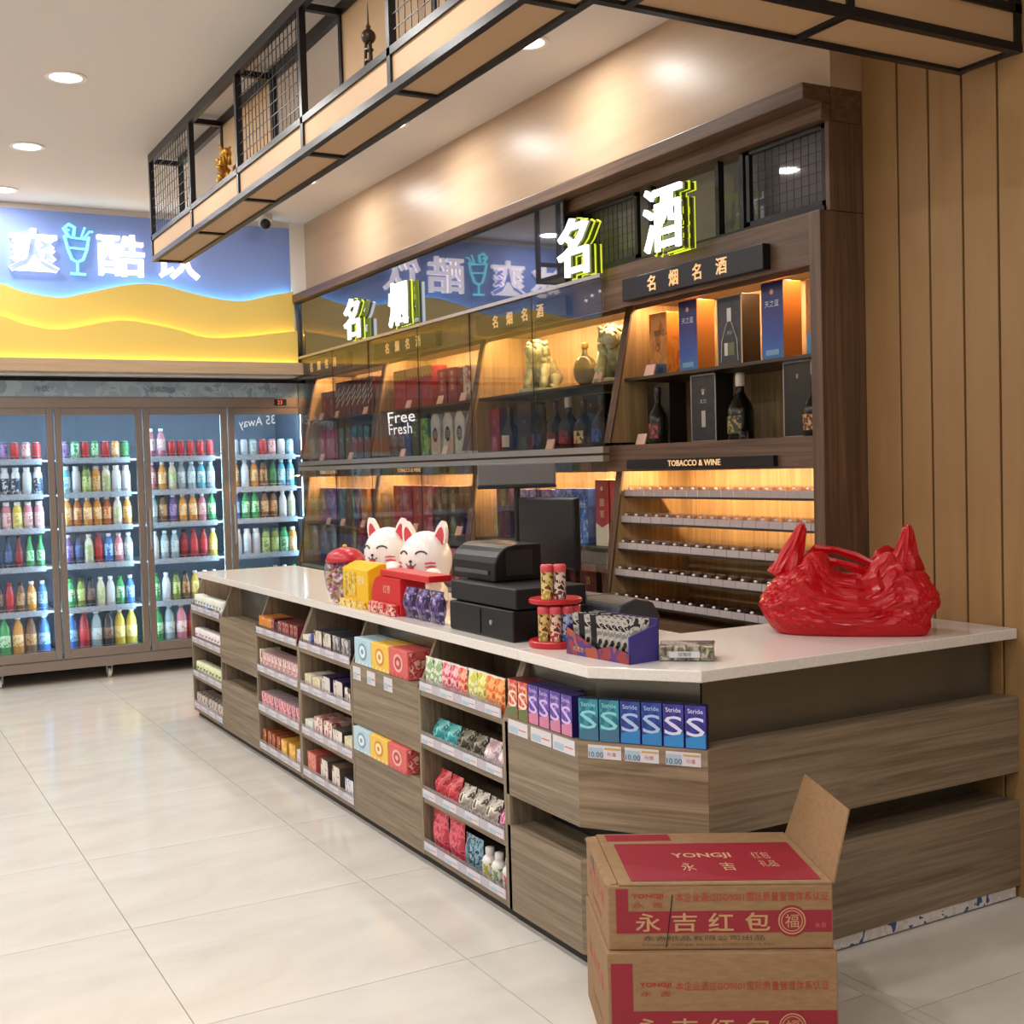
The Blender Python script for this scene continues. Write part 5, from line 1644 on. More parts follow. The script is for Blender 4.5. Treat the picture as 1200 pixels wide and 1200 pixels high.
stand(('obox2',), lambda: tall_box(0.13, 0.10, 0.30, orng, orng, None, None, None, None, lambda mb, x, w_, h_: mb.quad((x, w_ / 2 - 0.004, 0.005), (x, -w_ / 2 + 0.004, 0.005), (x, -w_ / 2 + 0.004, 0.1), (x, w_ / 2 - 0.004, 0.085), col('#4c8cc0', 0.4))), 0, 0, 3.515, 3.36, 0.10, 'bottle_carton', 'orange-brown bottle carton with a blue foot at the right end of the upper shelf', 'carton')
card(0, 0, 4.58, 'before the orange-brown carton at the left of the open cabinet')
# open cabinet, middle board
def brandy(body, neck, label, r=0.05, h_=0.29, name='spirit_bottle'):
    mb = MB()
    mb.lathe([(r * 0.92, 0), (r, 0.008), (r, h_ * 0.42), (r * 0.88, h_ * 0.52), (r * 0.45, h_ * 0.66), (r * 0.3, h_ * 0.72), (r * 0.3, h_ * 0.8), (r * 0.36, h_ * 0.81), (r * 0.36, h_ * 0.97), (r * 0.3, h_)], 20, [body] * 6 + [neck] * 3)
    o = own(mb.build(name, smooth=True))
    mb = MB()
    n = 7
    for k in range(n):
        a0, a1 = PI - 0.9 + 1.8 * k / n, PI - 0.9 + 1.8 * (k + 1) / n
        R_ = r * 1.012
        mb.quad((R_ * math.cos(a0), R_ * math.sin(a0), h_ * 0.1), (R_ * math.cos(a1), R_ * math.sin(a1), h_ * 0.1), (R_ * math.cos(a1), R_ * math.sin(a1), h_ * 0.36), (R_ * math.cos(a0), R_ * math.sin(a0), h_ * 0.36), label)
    mb.build('label', o)
    return o
dg = col('#14120e', 0.12)
stand(('dark_dec',), lambda: tall_box(0.17, 0.1, 0.285, col('#1c1414', 0.3), col('#201616', 0.25), [('●', 0.42, 0.08), ('XO', 0.2, 0.06)], col('#b83a3c', 0.4)), 0, 1, 4.585, 3.37, 0.10, 'bottle_carton', 'near-black gift carton with red print at the left of the middle board', 'carton')
stand(('gb',), lambda: brandy(dg, col('#1c1818', 0.25), printed('#3a1c1c', '#a83c3c', 60, 0.5), 0.045, 0.26), 0, 1, 4.50, 3.26, 0.09, 'spirit_bottle', 'dark spirit bottle with a red label before the near-black carton', 'bottle')
stand(('case2',), lambda: tall_box(0.175, 0.10, 0.30, col('#1a1818', 0.35), printed('#26262a', '#2e2e34', 40, 0.5), [('♛', 0.74, 0.09), ('X.O', 0.6, 0.06)], col('#c8c4c0', 0.4), None, col('#a8a4a0', 0.35, 0.5), lambda mb, x, w_, h_: mb.box(x - 0.0012, x - 0.0004, -0.015, 0.012, 0.22 * h_, 0.46 * h_, col('#c0b8b4', 0.4))), 0, 1, 4.235, 3.36, 0.10, 'bottle_carton', 'charcoal case with a small crest and pale label on the middle board', 'carton')
stand(('xo',), lambda: brandy(dg, col('#d8ccc0', 0.3), printed('#3c3a28', '#a89c60', 60, 0.55, 0.3, '#1c1a14'), 0.058, 0.29), 0, 1, 4.03, 3.34, 0.115, 'spirit_bottle', 'dark brandy bottle with a white capped neck beside the crested case', 'bottle')
stand(('gls',), lambda: MB().lathe([(0.018, 0), (0.02, 0.003), (0.02, 0.035), (0.017, 0.036), (0.017, 0.006)], 14, M['acrylic']).build('shot_glass', smooth=True), 0, 1, 3.945, 3.32, 0.04, 'shot_glass', 'little clear glass at the foot of the white-necked brandy bottle', 'glass')
stand(('case3',), lambda: tall_box(0.165, 0.12, 0.305, col('#141216', 0.3), col('#18161a', 0.25), [('♛', 0.8, 0.06)], col('#a8a4a0', 0.4), None, col('#9a9896', 0.35, 0.5)), 0, 1, 3.635, 3.36, 0.12, 'bottle_carton', 'black case with silver edges at the right of the middle board', 'carton')
stand(('xo2',), lambda: brandy(dg, col('#2c2420', 0.3), printed('#5a2c20', '#c89c60', 60, 0.5), 0.045, 0.24), 0, 1, 3.505, 3.28, 0.09, 'spirit_bottle', 'dark spirit bottle with a gold seal before the silver-edged black case', 'bottle')
card(0, 1, 4.66, 'at the far left of the middle board in the open cabinet')

# stone lions
def lion():
    t = own(bpy.data.objects.new('stone_lion', None)); C.objects.link(t)
    m, nt, b = newmat('pale_green_stone')
    n = noise(nt, coords(nt), 30, 4)
    nt.links.new(ramp(nt, n, [(0.3, '#8c9474'), (0.55, '#b4b894'), (0.75, '#cfd0b0')]), b.inputs['Base Color'])
    b.inputs['Roughness'].default_value = 0.35
    rn = random.Random(11)
    MB().box(-0.09, 0.09, -0.125, 0.125, 0, 0.022, m).build('base', t, bevel=0.004)
    mb = MB()
    mb.tube([(0.0, -0.09, 0.07), (0, -0.05, 0.085), (0, 0.0, 0.125), (0, 0.04, 0.16), (0, 0.055, 0.19)], [0.045, 0.065, 0.062, 0.056, 0.05], 16, m)
    for s in (-1, 1):
        mb.tube([(0.045 * s, 0.055, 0.15), (0.052 * s, 0.075, 0.09), (0.052 * s, 0.085, 0.04), (0.052 * s, 0.105, 0.034)], [0.03, 0.025, 0.022, 0.018], 10, m)
        mb.tube([(0.05 * s, -0.06, 0.085), (0.065 * s, -0.01, 0.07), (0.062 * s, -0.03, 0.036), (0.062 * s, 0.015, 0.034)], [0.042, 0.034, 0.024, 0.018], 10, m)
    mb.tube([(0, -0.1, 0.08), (0, -0.125, 0.13), (0, -0.11, 0.18), (0, -0.085, 0.2)], [0.02, 0.026, 0.022, 0.008], 10, m)
    mb.build('body', t, smooth=True)
    mb = MB()
    mb.ball((0, 0.07, 0.225), (0.055, 0.058, 0.052), m, 16, 10)
    mb.tube([(0, 0.105, 0.218), (0, 0.135, 0.212), (0, 0.15, 0.208)], [0.038, 0.034, 0.022], 12, m)
    mb.tube([(0, 0.105, 0.188), (0, 0.135, 0.182)], [0.026, 0.018], 10, m)
    for s in (-1, 1):
        mb.ball((0.026 * s, 0.118, 0.246), 0.012, m, 10, 6)
        mb.tube([(0.045 * s, 0.06, 0.26), (0.06 * s, 0.05, 0.275), (0.062 * s, 0.035, 0.268)], [0.016, 0.013, 0.005], 8, m)
    mb.build('head', t, smooth=True)
    mb = MB()
    for k in range(54):
        a, e = rn.uniform(0, 6.28), rn.uniform(-1.0, 1.35)
        d_ = Vector((math.cos(e) * math.cos(a), math.cos(e) * math.sin(a), math.sin(e)))
        if d_.y > 0.45: continue
        c = Vector((0, 0.055, 0.21)) + Vector((d_.x * 0.062, d_.y * 0.07, d_.z * 0.068))
        mb.ball(tuple(c), rn.uniform(0.014, 0.02), m, 8, 5)
    mb.build('mane', t, smooth=True)
    return t
o = put(('lion',), lion, (3.46, 5.78, ZS[0]), PI / 2 + 0.5, 'stone_lion', 'pale green carved stone lion at the left of the upper shelf', 'statue', 'stone lions')
o = put(('lion',), lion, (3.44, 5.06, ZS[0]), PI / 2 + 0.9, 'stone_lion', 'pale green carved stone lion at the right end of the upper shelf', 'statue', 'stone lions')
for o in [q for q in C.objects if q.name.startswith('stone_lion')]:
    o.scale = (0.98, 1.0, 1.0)
# round flat flask
t = own(thing('flask_bottle', 'round flat-sided dark flask bottle between the two stone lions', 'bottle', (3.43, 5.30, ZS[0])))
fm = col('#6c6244', 0.15)
mb = MB()
mb.tube([(-0.03, 0, 0.085), (-0.028, 0, 0.085), (0.0, 0, 0.085), (0.028, 0, 0.085), (0.03, 0, 0.085)], [0.04, 0.07, 0.082, 0.07, 0.04], 24, fm)
mb.build('body', t, smooth=True)
MB().lathe([(0.045, 0), (0.04, 0.01), (0.03, 0.014)], 16, fm).build('foot', t)
MB().lathe([(0.022, 0.155), (0.014, 0.175), (0.014, 0.2)], 14, fm).build('neck', t, smooth=True)
MB().lathe([(0.018, 0.2), (0.02, 0.205), (0.02, 0.225), (0.012, 0.232)], 14, gold_e).build('stopper', t, smooth=True)
card(1, 0, 5.02, 'under the right-hand stone lion')
# stone lion cabinet, middle board
redc = lambda: tall_box(0.12, 0.1, 0.255, col('#5c1a24', 0.35), printed('#8c2434', '#a83444', 25, 0.55), [('福', 0.7, 0.14)], gold_e)
stand(('redc',), redc, 1, 1, 6.18, 3.36, 0.10, 'bottle_carton', 'wine-red carton at the left of the board under the lions', 'carton')
stand(('wine1',), lambda: brandy(dg, col('#3a2428', 0.3), col('#cfc4b4', 0.5), 0.05, 0.26), 1, 1, 6.03, 3.33, 0.1, 'spirit_bottle', 'dark bottle with a cream label beside the wine-red carton under the lions', 'bottle')
drk = lambda: tall_box(0.15, 0.1, 0.27, col('#241a20', 0.35), printed('#3a2028', '#2a181e', 25, 0.5), [('XO', 0.6, 0.08)], gold_e)
stand(('drk',), drk, 1, 1, 5.85, 3.37, 0.10, 'bottle_carton', 'dark maroon carton behind the cream-labelled bottle under the lions', 'carton')
for k, (y, lab, nk, w_) in enumerate(((5.70, '#3c4a8c', '#20242c', 'blue-labelled'), (5.55, '#5a2c38', '#2c2c34', 'maroon-labelled'), (5.42, '#8c2c34', '#d8d0cc', 'white-necked'), (5.27, '#d8c890', '#20201c', 'yellow-sealed'), (5.10, '#2c58b0', '#20242c', 'bright blue-labelled'))):
    stand(('wn', k), lambda: brandy(dg, col(nk, 0.3), printed(lab, '#20181c', 45, 0.55), 0.055, 0.25 + 0.012 * (k % 3)), 1, 1, y, 3.34, 0.11, 'spirit_bottle', '%s dark bottle, %s in the row under the stone lions' % (w_, ORD[k]), 'bottle')
stand(('nbk',), lambda: tall_box(0.16, 0.08, 0.285, col('#16141c', 0.35), printed('#1c1c28', '#242438', 25, 0.5), [('♛', 0.8, 0.06)], gold_e), 1, 1, 5.36, 3.50, 0.08, 'bottle_carton', 'black carton behind the row of bottles under the lions, left one', 'carton')
stand(('nbk',), None, 1, 1, 5.0, 3.50, 0.08, 'bottle_carton', 'black carton behind the row of bottles under the lions, right one', 'carton')
card(1, 1, 5.42, 'before the white-necked bottle under the lions', 3.27)
# stone lion cabinet, lower shelf
stand(('pur',), lambda: tall_box(0.15, 0.1, 0.285, col('#3a2434', 0.35), printed('#5c3450', '#3c2438', 30, 0.5), [('酒', 0.7, 0.1)], gold_e), 1, 2, 6.05, 3.33, 0.10, 'bottle_carton', 'dark plum carton at the left of the lower shelf behind the till', 'carton')
for k, y in enumerate((5.85, 5.70, 5.58)):
    stand(('pur2',), (lambda: tall_box(0.11, 0.1, 0.28, col('#3c2c5c', 0.35), printed('#5c4894', '#7c68b4', 30, 0.5, 0.3, '#a890c8'), [('蓝', 0.7, 0.12)], gold_e)), 1, 2, y, 3.34, 0.10, 'bottle_carton', 'violet carton, %s of three behind the till screen' % ORD[k], 'carton')
for k, y in enumerate((5.44, 5.33, 5.22)):
    stand(('blu',), (lambda: tall_box(0.10, 0.1, 0.285, col('#24489c', 0.35), printed('#2c58b8', '#4c80d4', 40, 0.52, 0.25, '#8cb0e8'), [('梦之蓝', 0.7, 0.08)], wsh)), 1, 2, y, 3.34, 0.10, 'bottle_carton', 'shiny blue carton, %s of three right of the till screen' % ORD[k], 'carton')
def pennant(mb, x, w_, h_):
    c_m = col('#e0d8cc', 0.45)
    mb.add([(x - 0.001, w_ / 2 - 0.002, 0.002), (x - 0.001, -w_ / 2 + 0.002, 0.002), (x - 0.001, -w_ / 2 + 0.002, h_ * 0.35), (x - 0.001, 0, h_ * 0.28), (x - 0.001, w_ / 2 - 0.002, h_ * 0.35)], [(0, 1, 2, 3, 4)], c_m)
for k, y in enumerate((4.99, 4.86)):
    stand(('pen',), (lambda: tall_box(0.118, 0.1, 0.33, col('#8c1c28', 0.35), printed('#a42434', '#b02c3c', 25, 0.55), [('國', 0.66, 0.11), ('窖', 0.49, 0.11)], col('#e0c8a8', 0.4), col('#e0c8a8', 0.4), None, pennant)), 1, 2, y, 3.31, 0.10, 'bottle_carton', 'red and cream pennant carton, %s of two at the right of the lower shelf' % ['left', 'right'][k], 'carton')
for k in range(4):
    stand(('lowc',), (lambda: tall_box(0.15, 0.12, 0.2, col('#3a2a24', 0.35), printed('#6c2c34', '#4a2028', 30, 0.5), [('酒', 0.6, 0.2)], gold_e)), 1, 3, 4.92 + 0.2 * k, 3.30, 0.12, 'bottle_carton', 'maroon carton on the bottom board behind the till, %s from the right' % ORD[k], 'carton')

# middle glazed cabinet
def scallop(mb, x, w_, h_):
    ym_ = col('#d8a838', 0.4)
    n = 4
    pts_ = [(w_ / 2 - 0.001, h_ - 0.002)]
    for k in range(n * 2 + 1):
        pts_.append((w_ / 2 - 0.001 - (w_ - 0.002) * k / (2 * n), h_ * (0.72 if k % 2 == 0 else 0.80)))
    pts_.append((-w_ / 2 + 0.001, h_ - 0.002))
    mb.add([(x - 0.001, a, b) for a, b in pts_], [tuple(range(len(pts_)))], ym_)
sc_b = lambda: tall_box(0.19, 0.11, 0.27, col('#8c2428', 0.35), printed('#a82c34', '#b83c40', 22, 0.55), [('喜', 0.45, 0.2)], col('#c85050', 0.4), None, None, scallop)
for k, y in enumerate((7.56, 7.36, 7.14)):
    stand(('scal',), sc_b, 2, 0, y, 3.38, 0.11, 'gift_carton', 'red carton with a yellow scalloped top, %s from the left of three' % ORD[k], 'carton')
def script_box():
    h_ = 0.225
    o = tall_box(0.125, 0.1, h_, col('#7c1c24', 0.35), printed('#98242c', '#a83038', 25, 0.5), None, None, None, None,
                 lambda mb, x, w_, hh: mb.box(x - 0.0008, x - 0.0004, -0.04, 0.04, hh * 0.35, hh * 0.95, col('#b84a44', 0.4)))
    for k, ch in enumerate('贵州酒'):
        mb = MB()
        text(mb, ch, (-0.0534, 0, h_ * (0.84 - 0.19 * k)), FX, FZ, col('#e8d0b0', 0.4), h=h_ * 0.15, off=0.01)
        mb.build('character', o)
    return o
for k, y in enumerate((6.90, 6.755)):
    stand(('scr',), script_box, 2, 0, y, 3.38, 0.10, 'bottle_carton', 'red carton with an upright column of characters, %s of two' % ['left', 'right'][k], 'carton')
stand(('rdp',), lambda: tall_box(0.1, 0.1, 0.215, col('#7c1c24', 0.35), printed('#9c2c34', '#84202a', 25, 0.5), [('福', 0.6, 0.2)], gold_e), 2, 0, 6.63, 3.38, 0.10, 'bottle_carton', 'plain red carton right of the column-of-characters cartons', 'carton')
stand(('wrp',), lambda: tall_box(0.11, 0.1, 0.22, col('#d0c4bc', 0.35), printed('#d8ccc4', '#b85054', 25, 0.55), [('酒', 0.6, 0.2)], col('#a83038', 0.4)), 2, 0, 6.51, 3.36, 0.10, 'bottle_carton', 'white carton with red print at the right end beside the red cartons', 'carton')
card(2, 0, 7.30, 'before the red scalloped cartons')
card(2, 0, 6.82, 'before the cartons with a column of characters')
card(2, 0, 6.50, 'at the right end of the shelf with red cartons')
def oval(mt):
    def f(mb, x, w_, h_):
        n = 18
        mb.add([(x - 0.001, 0.035 * math.cos(2 * PI * k / n), h_ * 0.55 + 0.048 * math.sin(2 * PI * k / n)) for k in range(n)], [tuple(range(n))[::-1]], mt)
        text(mb, '酒', (x - 0.0016, 0, h_ * 0.55), FX, FZ, col('#a8a49c', 0.4), h=0.05, off=0.01)
    return f
def peak(side, front, mt):
    w_, d_, h_ = 0.135, 0.1, 0.265
    mb = MB()
    mb.prism([(w_ / 2, 0), (w_ / 2, h_ * 0.84), (w_ * 0.25, h_), (-w_ * 0.25, h_), (-w_ / 2, h_ * 0.84), (-w_ / 2, 0)], 'x', -d_ / 2, d_ / 2, front)
    o = own(mb.build('bottle_carton', bevel=0.002, seg=1))
    mb = MB()
    oval(mt)(mb, -d_ / 2 - 0.001, w_, h_ * 0.9)
    mb.build('front_print', o)
    return o
wht = printed('#c8c4bc', '#d4d0c8', 25, 0.5)
for k, y in enumerate((6.98, 6.80, 6.635, 6.47)):
    stand(('peak',), (lambda: peak(wht, wht, col('#34303c', 0.4))), 2, 1, y, 3.36, 0.10, 'bottle_carton', 'pale peaked carton with a dark oval, %s from the left on the middle board' % ORD[k], 'carton')
for k, (y, a, b, w_) in enumerate(((7.15, '#3c7c2c', '#8cbc4c', 'bright green'), (7.29, '#244438', '#3c5c44', 'dark green'), (7.42, '#24305c', '#3c4c84', 'navy'), (7.54, '#34302c', '#544c40', 'brown-black'), (7.65, '#3c382c', '#5c5440', 'olive-brown'))):
    stand(('grn', k), (lambda: tall_box(0.11, 0.1, 0.245, col(a, 0.35), printed(a, b, 35, 0.52), [('竹', 0.6, 0.15)], col('#c8c89c', 0.4))), 2, 1, y, 3.36, 0.10, 'bottle_carton', '%s carton on the middle board left of the peaked pale cartons' % w_, 'carton')
card(2, 1, 7.36, 'before the navy carton on the middle board', 3.29)
card(2, 1, 6.72, 'before the pale peaked cartons', 3.29)
for k, y in enumerate((7.56, 7.40, 7.24, 7.09)):
    stand(('rvs',), (lambda: tall_box(0.14, 0.1, 0.30, col('#7c1c28', 0.35), printed('#a8283c', '#8c2030', 25, 0.55), [('喜', 0.75, 0.14), ('酒', 0.5, 0.14)], gold_e)), 2, 2, y, 3.34, 0.10, 'bottle_carton', 'red carton with two gold characters, %s from the left on the lower shelf' % ORD[k], 'carton')
for k, y in enumerate((6.90, 6.71)):
    stand(('bov',), (lambda: tall_box(0.17, 0.1, 0.295, col('#201c1c', 0.35), printed('#2c2424', '#38302c', 25, 0.5), [('酒', 0.9, 0.08)], gold_e, None, None, oval(col('#4c4038', 0.4)))), 2, 2, y, 3.34, 0.10, 'bottle_carton', 'black carton with an oval emblem, %s of two on the lower shelf' % ['left', 'right'][k], 'carton')
stand(('gbt',), lambda: brandy(col('#a87838', 0.2), col('#d8d0c8', 0.3), printed('#d8c8a8', '#8c5c2c', 45, 0.5), 0.04, 0.28), 2, 2, 6.55, 3.36, 0.08, 'spirit_bottle', 'amber spirit bottle right of the two black oval-emblem cartons', 'bottle')
card(2, 2, 7.2, 'before the red two-character cartons', 3.29); card(2, 2, 6.84, 'before the left black oval carton', 3.29); card(2, 2, 6.56, 'before the amber bottle', 3.29)
for k in range(6):
    a, b, w_ = (('#a83048', '#d87c94', 'rose red'), ('#3c2c6c', '#5c4c9c', 'violet-blue'))[0 if k < 2 else 1]
    stand(('lwr', a), (lambda: tall_box(0.16, 0.12, 0.21, col(a, 0.35), printed(a, b, 25, 0.52), [('囍', 0.6, 0.25)], gold_e)), 2, 3, 6.48 + 0.21 * k, 3.31, 0.12, 'gift_carton', '%s carton on the bottom board of the middle glazed cabinet, %s from the right' % (w_, ORD[k]), 'carton')

# farthest glazed cabinet
for k, y in enumerate((9.02, 8.87)):
    stand(('rdf',), (lambda: tall_box(0.14, 0.1, 0.22, col('#6c1c28', 0.35), printed('#8c2838', '#742030', 25, 0.5), [('福', 0.6, 0.2)], gold_e)), 3, 0, y, 3.38, 0.10, 'bottle_carton', 'red carton, %s of two at the far left end of the cabinets' % ORD[k], 'carton')
def stripes(mb, x, w_, h_):
    g = col('#c8b8b0', 0.35)
    for k in range(3):
        z = h_ * (0.28 + 0.16 * k)
        mb.quad((x - 0.001, w_ / 2 - 0.003, z), (x - 0.001, -w_ / 2 + 0.003, z + h_ * 0.22), (x - 0.001, -w_ / 2 + 0.003, z + h_ * 0.29), (x - 0.001, w_ / 2 - 0.003, z + h_ * 0.07), g)
for k in range(7):
    stand(('strp',), (lambda: tall_box(0.096, 0.1, 0.275, col('#4c1c28', 0.35), printed('#6c2430', '#54202c', 25, 0.5), None, None, None, None, stripes)), 3, 0, 8.72 - 0.106 * k, 3.38, 0.10, 'bottle_carton', 'maroon carton with pale slanting stripes, %s from the left of seven' % ORD[k], 'carton')
stand(('rdf2',), lambda: tall_box(0.11, 0.1, 0.26, col('#7c2428', 0.35), printed('#a03438', '#8c2a30', 25, 0.5), [('酒', 0.6, 0.2)], gold_e), 3, 0, 7.93, 3.38, 0.10, 'bottle_carton', 'red carton right of the striped maroon cartons', 'carton')
card(3, 0, 8.95, 'before the red cartons at the far left'); card(3, 0, 8.62, 'before the leftmost striped cartons'); card(3, 0, 8.05, 'before the rightmost striped cartons')
for k, y in enumerate((9.03, 8.9, 8.77)):
    stand(('cri',), (lambda: tall_box(0.12, 0.1, 0.24, col('#8c1c30', 0.35), printed('#b82844', '#98203a', 25, 0.5), [('喜', 0.6, 0.2)], gold_e)), 3, 1, y, 3.36, 0.10, 'bottle_carton', 'crimson carton, %s from the left on the middle board' % ORD[k], 'carton')
for k in range(6):
    a, b, w_ = (('#1c4c54', '#2c6c74', 'dark teal'), ('#22302c', '#3c4c40', 'black-green'))[k % 2]
    stand(('teal', a), (lambda: tall_box(0.105, 0.1, 0.245, col(a, 0.35), printed(a, b, 25, 0.5), [('竹', 0.6, 0.16)], col('#b8c8a8', 0.4))), 3, 1, 8.63 - 0.125 * k, 3.36, 0.10, 'bottle_carton', '%s carton, %s from the left in the teal row' % (w_, ORD[k]), 'carton')
card(3, 1, 8.9, 'before the crimson cartons', 3.29); card(3, 1, 8.3, 'before the dark teal cartons', 3.29)
for k, (y, a, b, w_) in enumerate(((9.0, '#7c2c54', '#a84c7c', 'magenta'), (8.88, '#6c3474', '#94589c', 'purple'), (8.75, '#6c3474', '#94589c', 'purple'), (8.61, '#1c4c7c', '#3c7cac', 'steel blue'), (8.45, '#2c2018', '#4c3828', 'black-brown'), (8.30, '#3c2c5c', '#5c4878', 'dark violet'), (8.14, '#a86428', '#c88840', 'orange-brown'), (7.96, '#5c2430', '#7c3440', 'maroon'))):
    stand(('fl', k), (lambda: tall_box(0.115, 0.1, 0.28, col(a, 0.35), printed(a, b, 25, 0.5), [('酒', 0.7, 0.13)], gold_e)), 3, 2, y, 3.33, 0.10, 'bottle_carton', '%s carton, %s from the left on the farthest lower shelf' % (w_, ORD[k]), 'carton')
card(3, 2, 8.8, 'before the purple cartons', 3.29); card(3, 2, 8.5, 'before the steel blue carton', 3.29); card(3, 2, 8.1, 'before the orange-brown carton', 3.29)
for k in range(9):
    stand(('nvy',), (lambda: tall_box(0.115, 0.12, 0.24, col('#1c2450', 0.35), printed('#2c3878', '#20285c', 30, 0.5), [('酒', 0.6, 0.18)], gold_e)), 3, 3, 8.95 - 0.125 * k, 3.30, 0.12, 'bottle_carton', 'navy carton, %s from the left on the bottom board of the farthest cabinet' % ORD[k], 'carton')
# ---------------------------------------------------------------- two cardboard cartons in the foreground
BANG = math.radians(-31.9)
redp, brn, dkb = col('#8e1c2c', 0.6), col('#a83c28', 0.6), col('#5a4634', 0.7)
cardm = M['card']
U1_, FRN = (1, 0, 0), (0, 0, 1)
def fquad(mb, x0, x1, z0, z1, y, mat):
    mb.quad((x0, y, z0), (x1, y, z0), (x1, y, z1), (x0, y, z1), mat)
def emblem(mb, cx_, cz_, r, y, a, b):
    n = 36
    def ring(r0, r1, mt, e):
        vs_ = [(cx_ + r0 * math.cos(2 * PI * k / n), y - e, cz_ + r0 * math.sin(2 * PI * k / n)) for k in range(n)] + [(cx_ + r1 * math.cos(2 * PI * k / n), y - e, cz_ + r1 * math.sin(2 * PI * k / n)) for k in range(n)]
        mb.add(vs_, [(k, (k + 1) % n, n + (k + 1) % n, n + k)[::-1] for k in range(n)], mt)
    ring(0.0001, r, a, 0)
    ring(r * 0.78, r * 0.86, b, 0.0003)
    ring(r * 0.62, r * 0.68, b, 0.0003)
    text(mb, '福', (cx_, y - 0.0003, cz_), U1_, FZ, b, h=r * 0.86, off=0.0)
def front_print(o, w_, h_, zt, zb, zband0, zband1, xv, y, big=True, row_z=0, scale=1.0):
    """red angle band, logo, certificate line and big characters on the long side"""
    x0 = -w_ / 2
    mb = MB()
    fquad(mb, x0 + xv[0], x0 + xv[1], zband0, zt, y, redp)
    fquad(mb, x0 + xv[1], x0 + w_ - 0.004, zband0, zband1, y, redp)
    mb.build('red_band', o)
    mb = MB()
    text(mb, 'YONGJI', (x0 + 0.098 * scale + (scale - 1) * 0.03, y - 0.0004, row_z), U1_, FZ, col('#a82028', 0.6), h=0.0145, wd=0.078, off=0.022)
    text(mb, '永  吉', (x0 + 0.098 * scale + (scale - 1) * 0.03, y - 0.0004, row_z - 0.021), U1_, FZ, brn, h=0.0145, wd=0.075)
    mb.build('logo', o)
    mb = MB()
    text(mb, '本企业通过ISO9001国际质量管理体系认证', (x0 + 0.355, y - 0.0004, row_z - 0.002), U1_, FZ, brn, h=0.023, wd=0.375, off=0.004)
    mb.build('certificate_line', o)
    zc = (zband0 + zband1) / 2
    for k, ch in enumerate('永吉红包'):
        mb = MB()
        text(mb, ch, (x0 + 0.098 + 0.09 * k, y - 0.0005, zc), U1_, FZ, col('#b99468', 0.7), h=0.046, wd=0.062, off=0.012)
        mb.build('character', o)
    mb = MB()
    text(mb, '永吉', (x0 + 0.522, y - 0.0005, zc - 0.01), U1_, FZ, col('#c06a5a', 0.7), h=0.013)
    mb.build('small_mark', o)
    mb = MB()
    emblem(mb, x0 + 0.452, zc + 0.001, 0.039, y - 0.0008, redp, col('#b99468', 0.7))
    mb.build('emblem', o)
    mb = MB()
    text(mb, '永吉纸品有限公司出品', (x0 + 0.235, y - 0.0004, zb + 0.03), U1_, FZ, dkb, h=0.013, wd=0.30)
    text(mb, 'YONGJI PAPER PRODUCTS CO., LTD.', (x0 + 0.245, y - 0.0004, zb + 0.013), U1_, FZ, dkb, h=0.006, wd=0.33)
    mb.build('maker_line', o)
def side_print(o, w_, d_, h_):
    mb = MB()
    x = -w_ / 2 - 0.0006
    lt = (0, -1, 0)
    for k, ch in enumerate('永吉红包'):
        text(mb, ch, (x, d_ * (0.28 - 0.18 * k), h_ * 0.62), lt, FZ, col('#c0503c', 0.6), h=0.05, off=0.01)
    text(mb, '品名 规格 数量 日期', (x, 0, h_ * 0.26), lt, FZ, brn, h=0.018)
    mb.build('side_print', o)

# lower carton
W1, D1, H1 = 0.565, 0.405, 0.288
cxw = Vector((1.957, 2.478))
t1 = own(thing('cardboard_carton', 'closed brown and red printed cardboard carton on the floor, the bottom one of two', 'box', (cxw.x, cxw.y, 0.0), BANG))
bd1 = MB().box(-W1 / 2, W1 / 2, -D1 / 2, D1 / 2, 0.0005, H1, cardm).build('carton_body', t1, bevel=0.004)
own(bd1)
yf = -D1 / 2 - 0.0008
front_print(bd1, W1, H1, 0.262, 0.0, 0.06, 0.142, (0.008, 0.062), yf, row_z=0.207, scale=1.15)
side_print(bd1, W1, D1, H1)
# upper carton
W2, D2, H2 = 0.554, 0.405, 0.168
Z2 = H1 + 0.001
t2 = own(thing('cardboard_carton', 'brown and red printed cardboard carton with one flap raised, on top of the other', 'box', (1.965, 2.491, Z2), BANG))
bd2 = MB().box(-W2 / 2, W2 / 2, -D2 / 2, D2 / 2, 0, H2 - 0.006, cardm).build('carton_body', t2, bevel=0.004)
own(bd2)
yf = -D2 / 2 - 0.0008
front_print(bd2, W2, H2, 0.155, 0.0, 0.043, 0.098, (0.02, 0.05), yf, row_z=0.135)
side_print(bd2, W2, D2, H2)
MB().tube([(-0.135, yf - 0.0005, 0.008), (-0.117, yf - 0.0005, 0.14)], 0.0012, 5, M['black']).build('pen_mark', bd2)
fl1 = MB().prism([(-D2 / 2, H2 - 0.0055), (D2 * 0.30, H2 - 0.0035), (D2 * 0.30, H2 + 0.0005), (-D2 / 2, H2 - 0.0015)], 'x', -W2 / 2 + 0.028, W2 / 2 - 0.002, cardm).build('long_flap', t2)
own(fl1)
def topq(mb, x0, x1, y0, y1, mat, e=0.0012):
    def z(y): return H2 - 0.0015 + 0.002 * (y + D2 / 2) / (D2 * 0.8) + e
    mb.quad((x0, y0, z(y0)), (x1, y0, z(y0)), (x1, y1, z(y1)), (x0, y1, z(y1)), mat)
mb = MB()
topq(mb, -W2 / 2 + 0.062, W2 / 2 - 0.022, -D2 / 2 + 0.02, D2 * 0.26, redp)
mb.build('red_panel', fl1)
upv = Vector((0, 1, 0.006)).normalized()
tpale = col('#c89878', 0.7)
mb = MB()
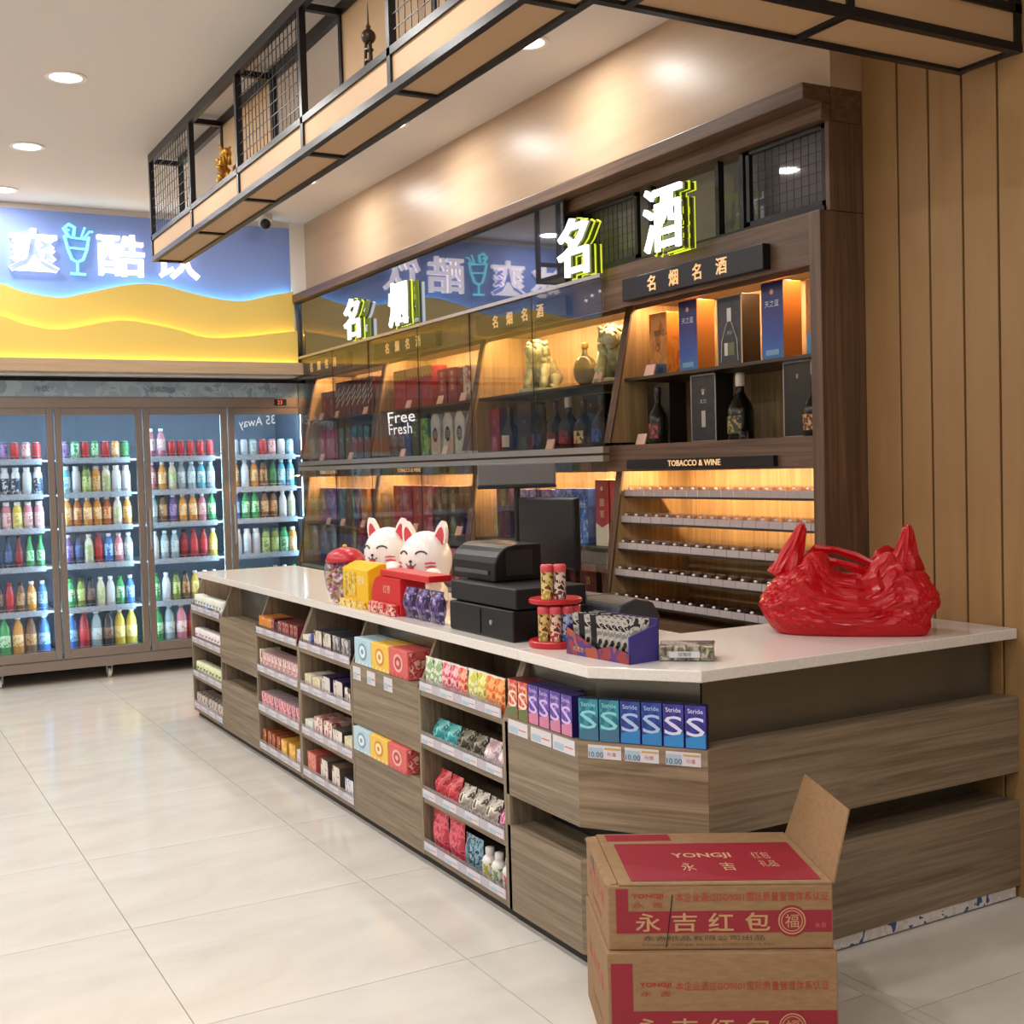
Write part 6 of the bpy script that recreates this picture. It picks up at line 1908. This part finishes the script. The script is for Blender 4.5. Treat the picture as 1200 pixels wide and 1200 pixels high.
text(mb, 'YONGJI', (0.0, 0.0, H2 + 0.0016), (1, 0, 0), upv, tpale, h=0.045, wd=0.155, off=0.022)
mb.build('logo', fl1)
mb = MB()
text(mb, '永', (-0.052, -0.085, H2 + 0.0014), (1, 0, 0), upv, tpale, h=0.06, wd=0.036, off=0.005)
mb.build('character', fl1)
mb = MB()
text(mb, '吉', (0.05, -0.085, H2 + 0.0014), (1, 0, 0), upv, tpale, h=0.06, wd=0.036, off=0.005)
mb.build('character', fl1)
mb = MB()
text(mb, '红包', (0.155, 0.0, H2 + 0.0016), (1, 0, 0), upv, tpale, h=0.05, wd=0.045)
text(mb, '礼品', (0.158, -0.065, H2 + 0.0014), (1, 0, 0), upv, tpale, h=0.05, wd=0.045)
mb.build('stamp', fl1)
fl2 = MB().box(-W2 / 2 + 0.028, W2 / 2 - 0.002, D2 * 0.305, D2 / 2, H2 - 0.0055, H2 - 0.001, cardm).build('long_flap', t2)
own(fl2)
mb = MB()
mb.quad((-W2 / 2 + 0.05, D2 * 0.34, H2 - 0.0002), (-0.05, D2 * 0.34, H2 - 0.0002), (-0.05, D2 / 2 - 0.01, H2 - 0.0002), (-W2 / 2 + 0.05, D2 / 2 - 0.01, H2 - 0.0002), redp)
mb.build('red_panel', fl2)
# left short flap slightly sunk, right short flap raised
MB().prism([(-W2 / 2 - 0.004, H2 - 0.012), (-W2 / 2 + 0.026, H2 - 0.0065), (-W2 / 2 + 0.026, H2 - 0.002), (-W2 / 2 - 0.004, H2 - 0.007)], 'y', -D2 / 2 + 0.01, D2 / 2 - 0.01, cardm).build('short_flap', t2)
mb = MB()
hx, hz = W2 / 2 + 0.001, H2 - 0.004
dx, dz = 0.05, 0.175
tk = 0.004
vs_ = []
for (yy_, k) in ((-D2 / 2 + 0.004, 0.0), (D2 / 2 - 0.004, 0.0), (D2 / 2 - 0.03, 1.0), (-D2 / 2 + 0.03, 1.0)):
    vs_.append((hx + dx * k, yy_, hz + dz * k))
vs_ += [(v[0] + tk, v[1], v[2] - 0.002) for v in vs_]
mb.add(vs_, [(0, 1, 2, 3), (7, 6, 5, 4), (0, 4, 5, 1), (1, 5, 6, 2), (2, 6, 7, 3), (3, 7, 4, 0)], cardm)
mb.build('raised_flap', t2)
tp = MB()
tp.box(-W2 / 2 - 0.0055, -W2 / 2 - 0.0045, D2 * 0.1, D2 * 0.25, H2 - 0.05, H2 - 0.012, M['acrylic'])
tp.build('tape', t2)
# the worn cartons have gone slightly out of square
def skew(t, d_):
    todo = list(t.children)
    while todo:
        o = todo.pop()
        todo += list(o.children)
        for v in o.data.vertices:
            v.co.x -= 0.115 * (v.co.y + d_ / 2)
skew(t1, D1)
skew(t2, D2)
for o in OWN:
    if '_own' in o.keys():
        del o['_own']
for o in C.objects:
    if '_own' in o.keys():
        del o['_own']
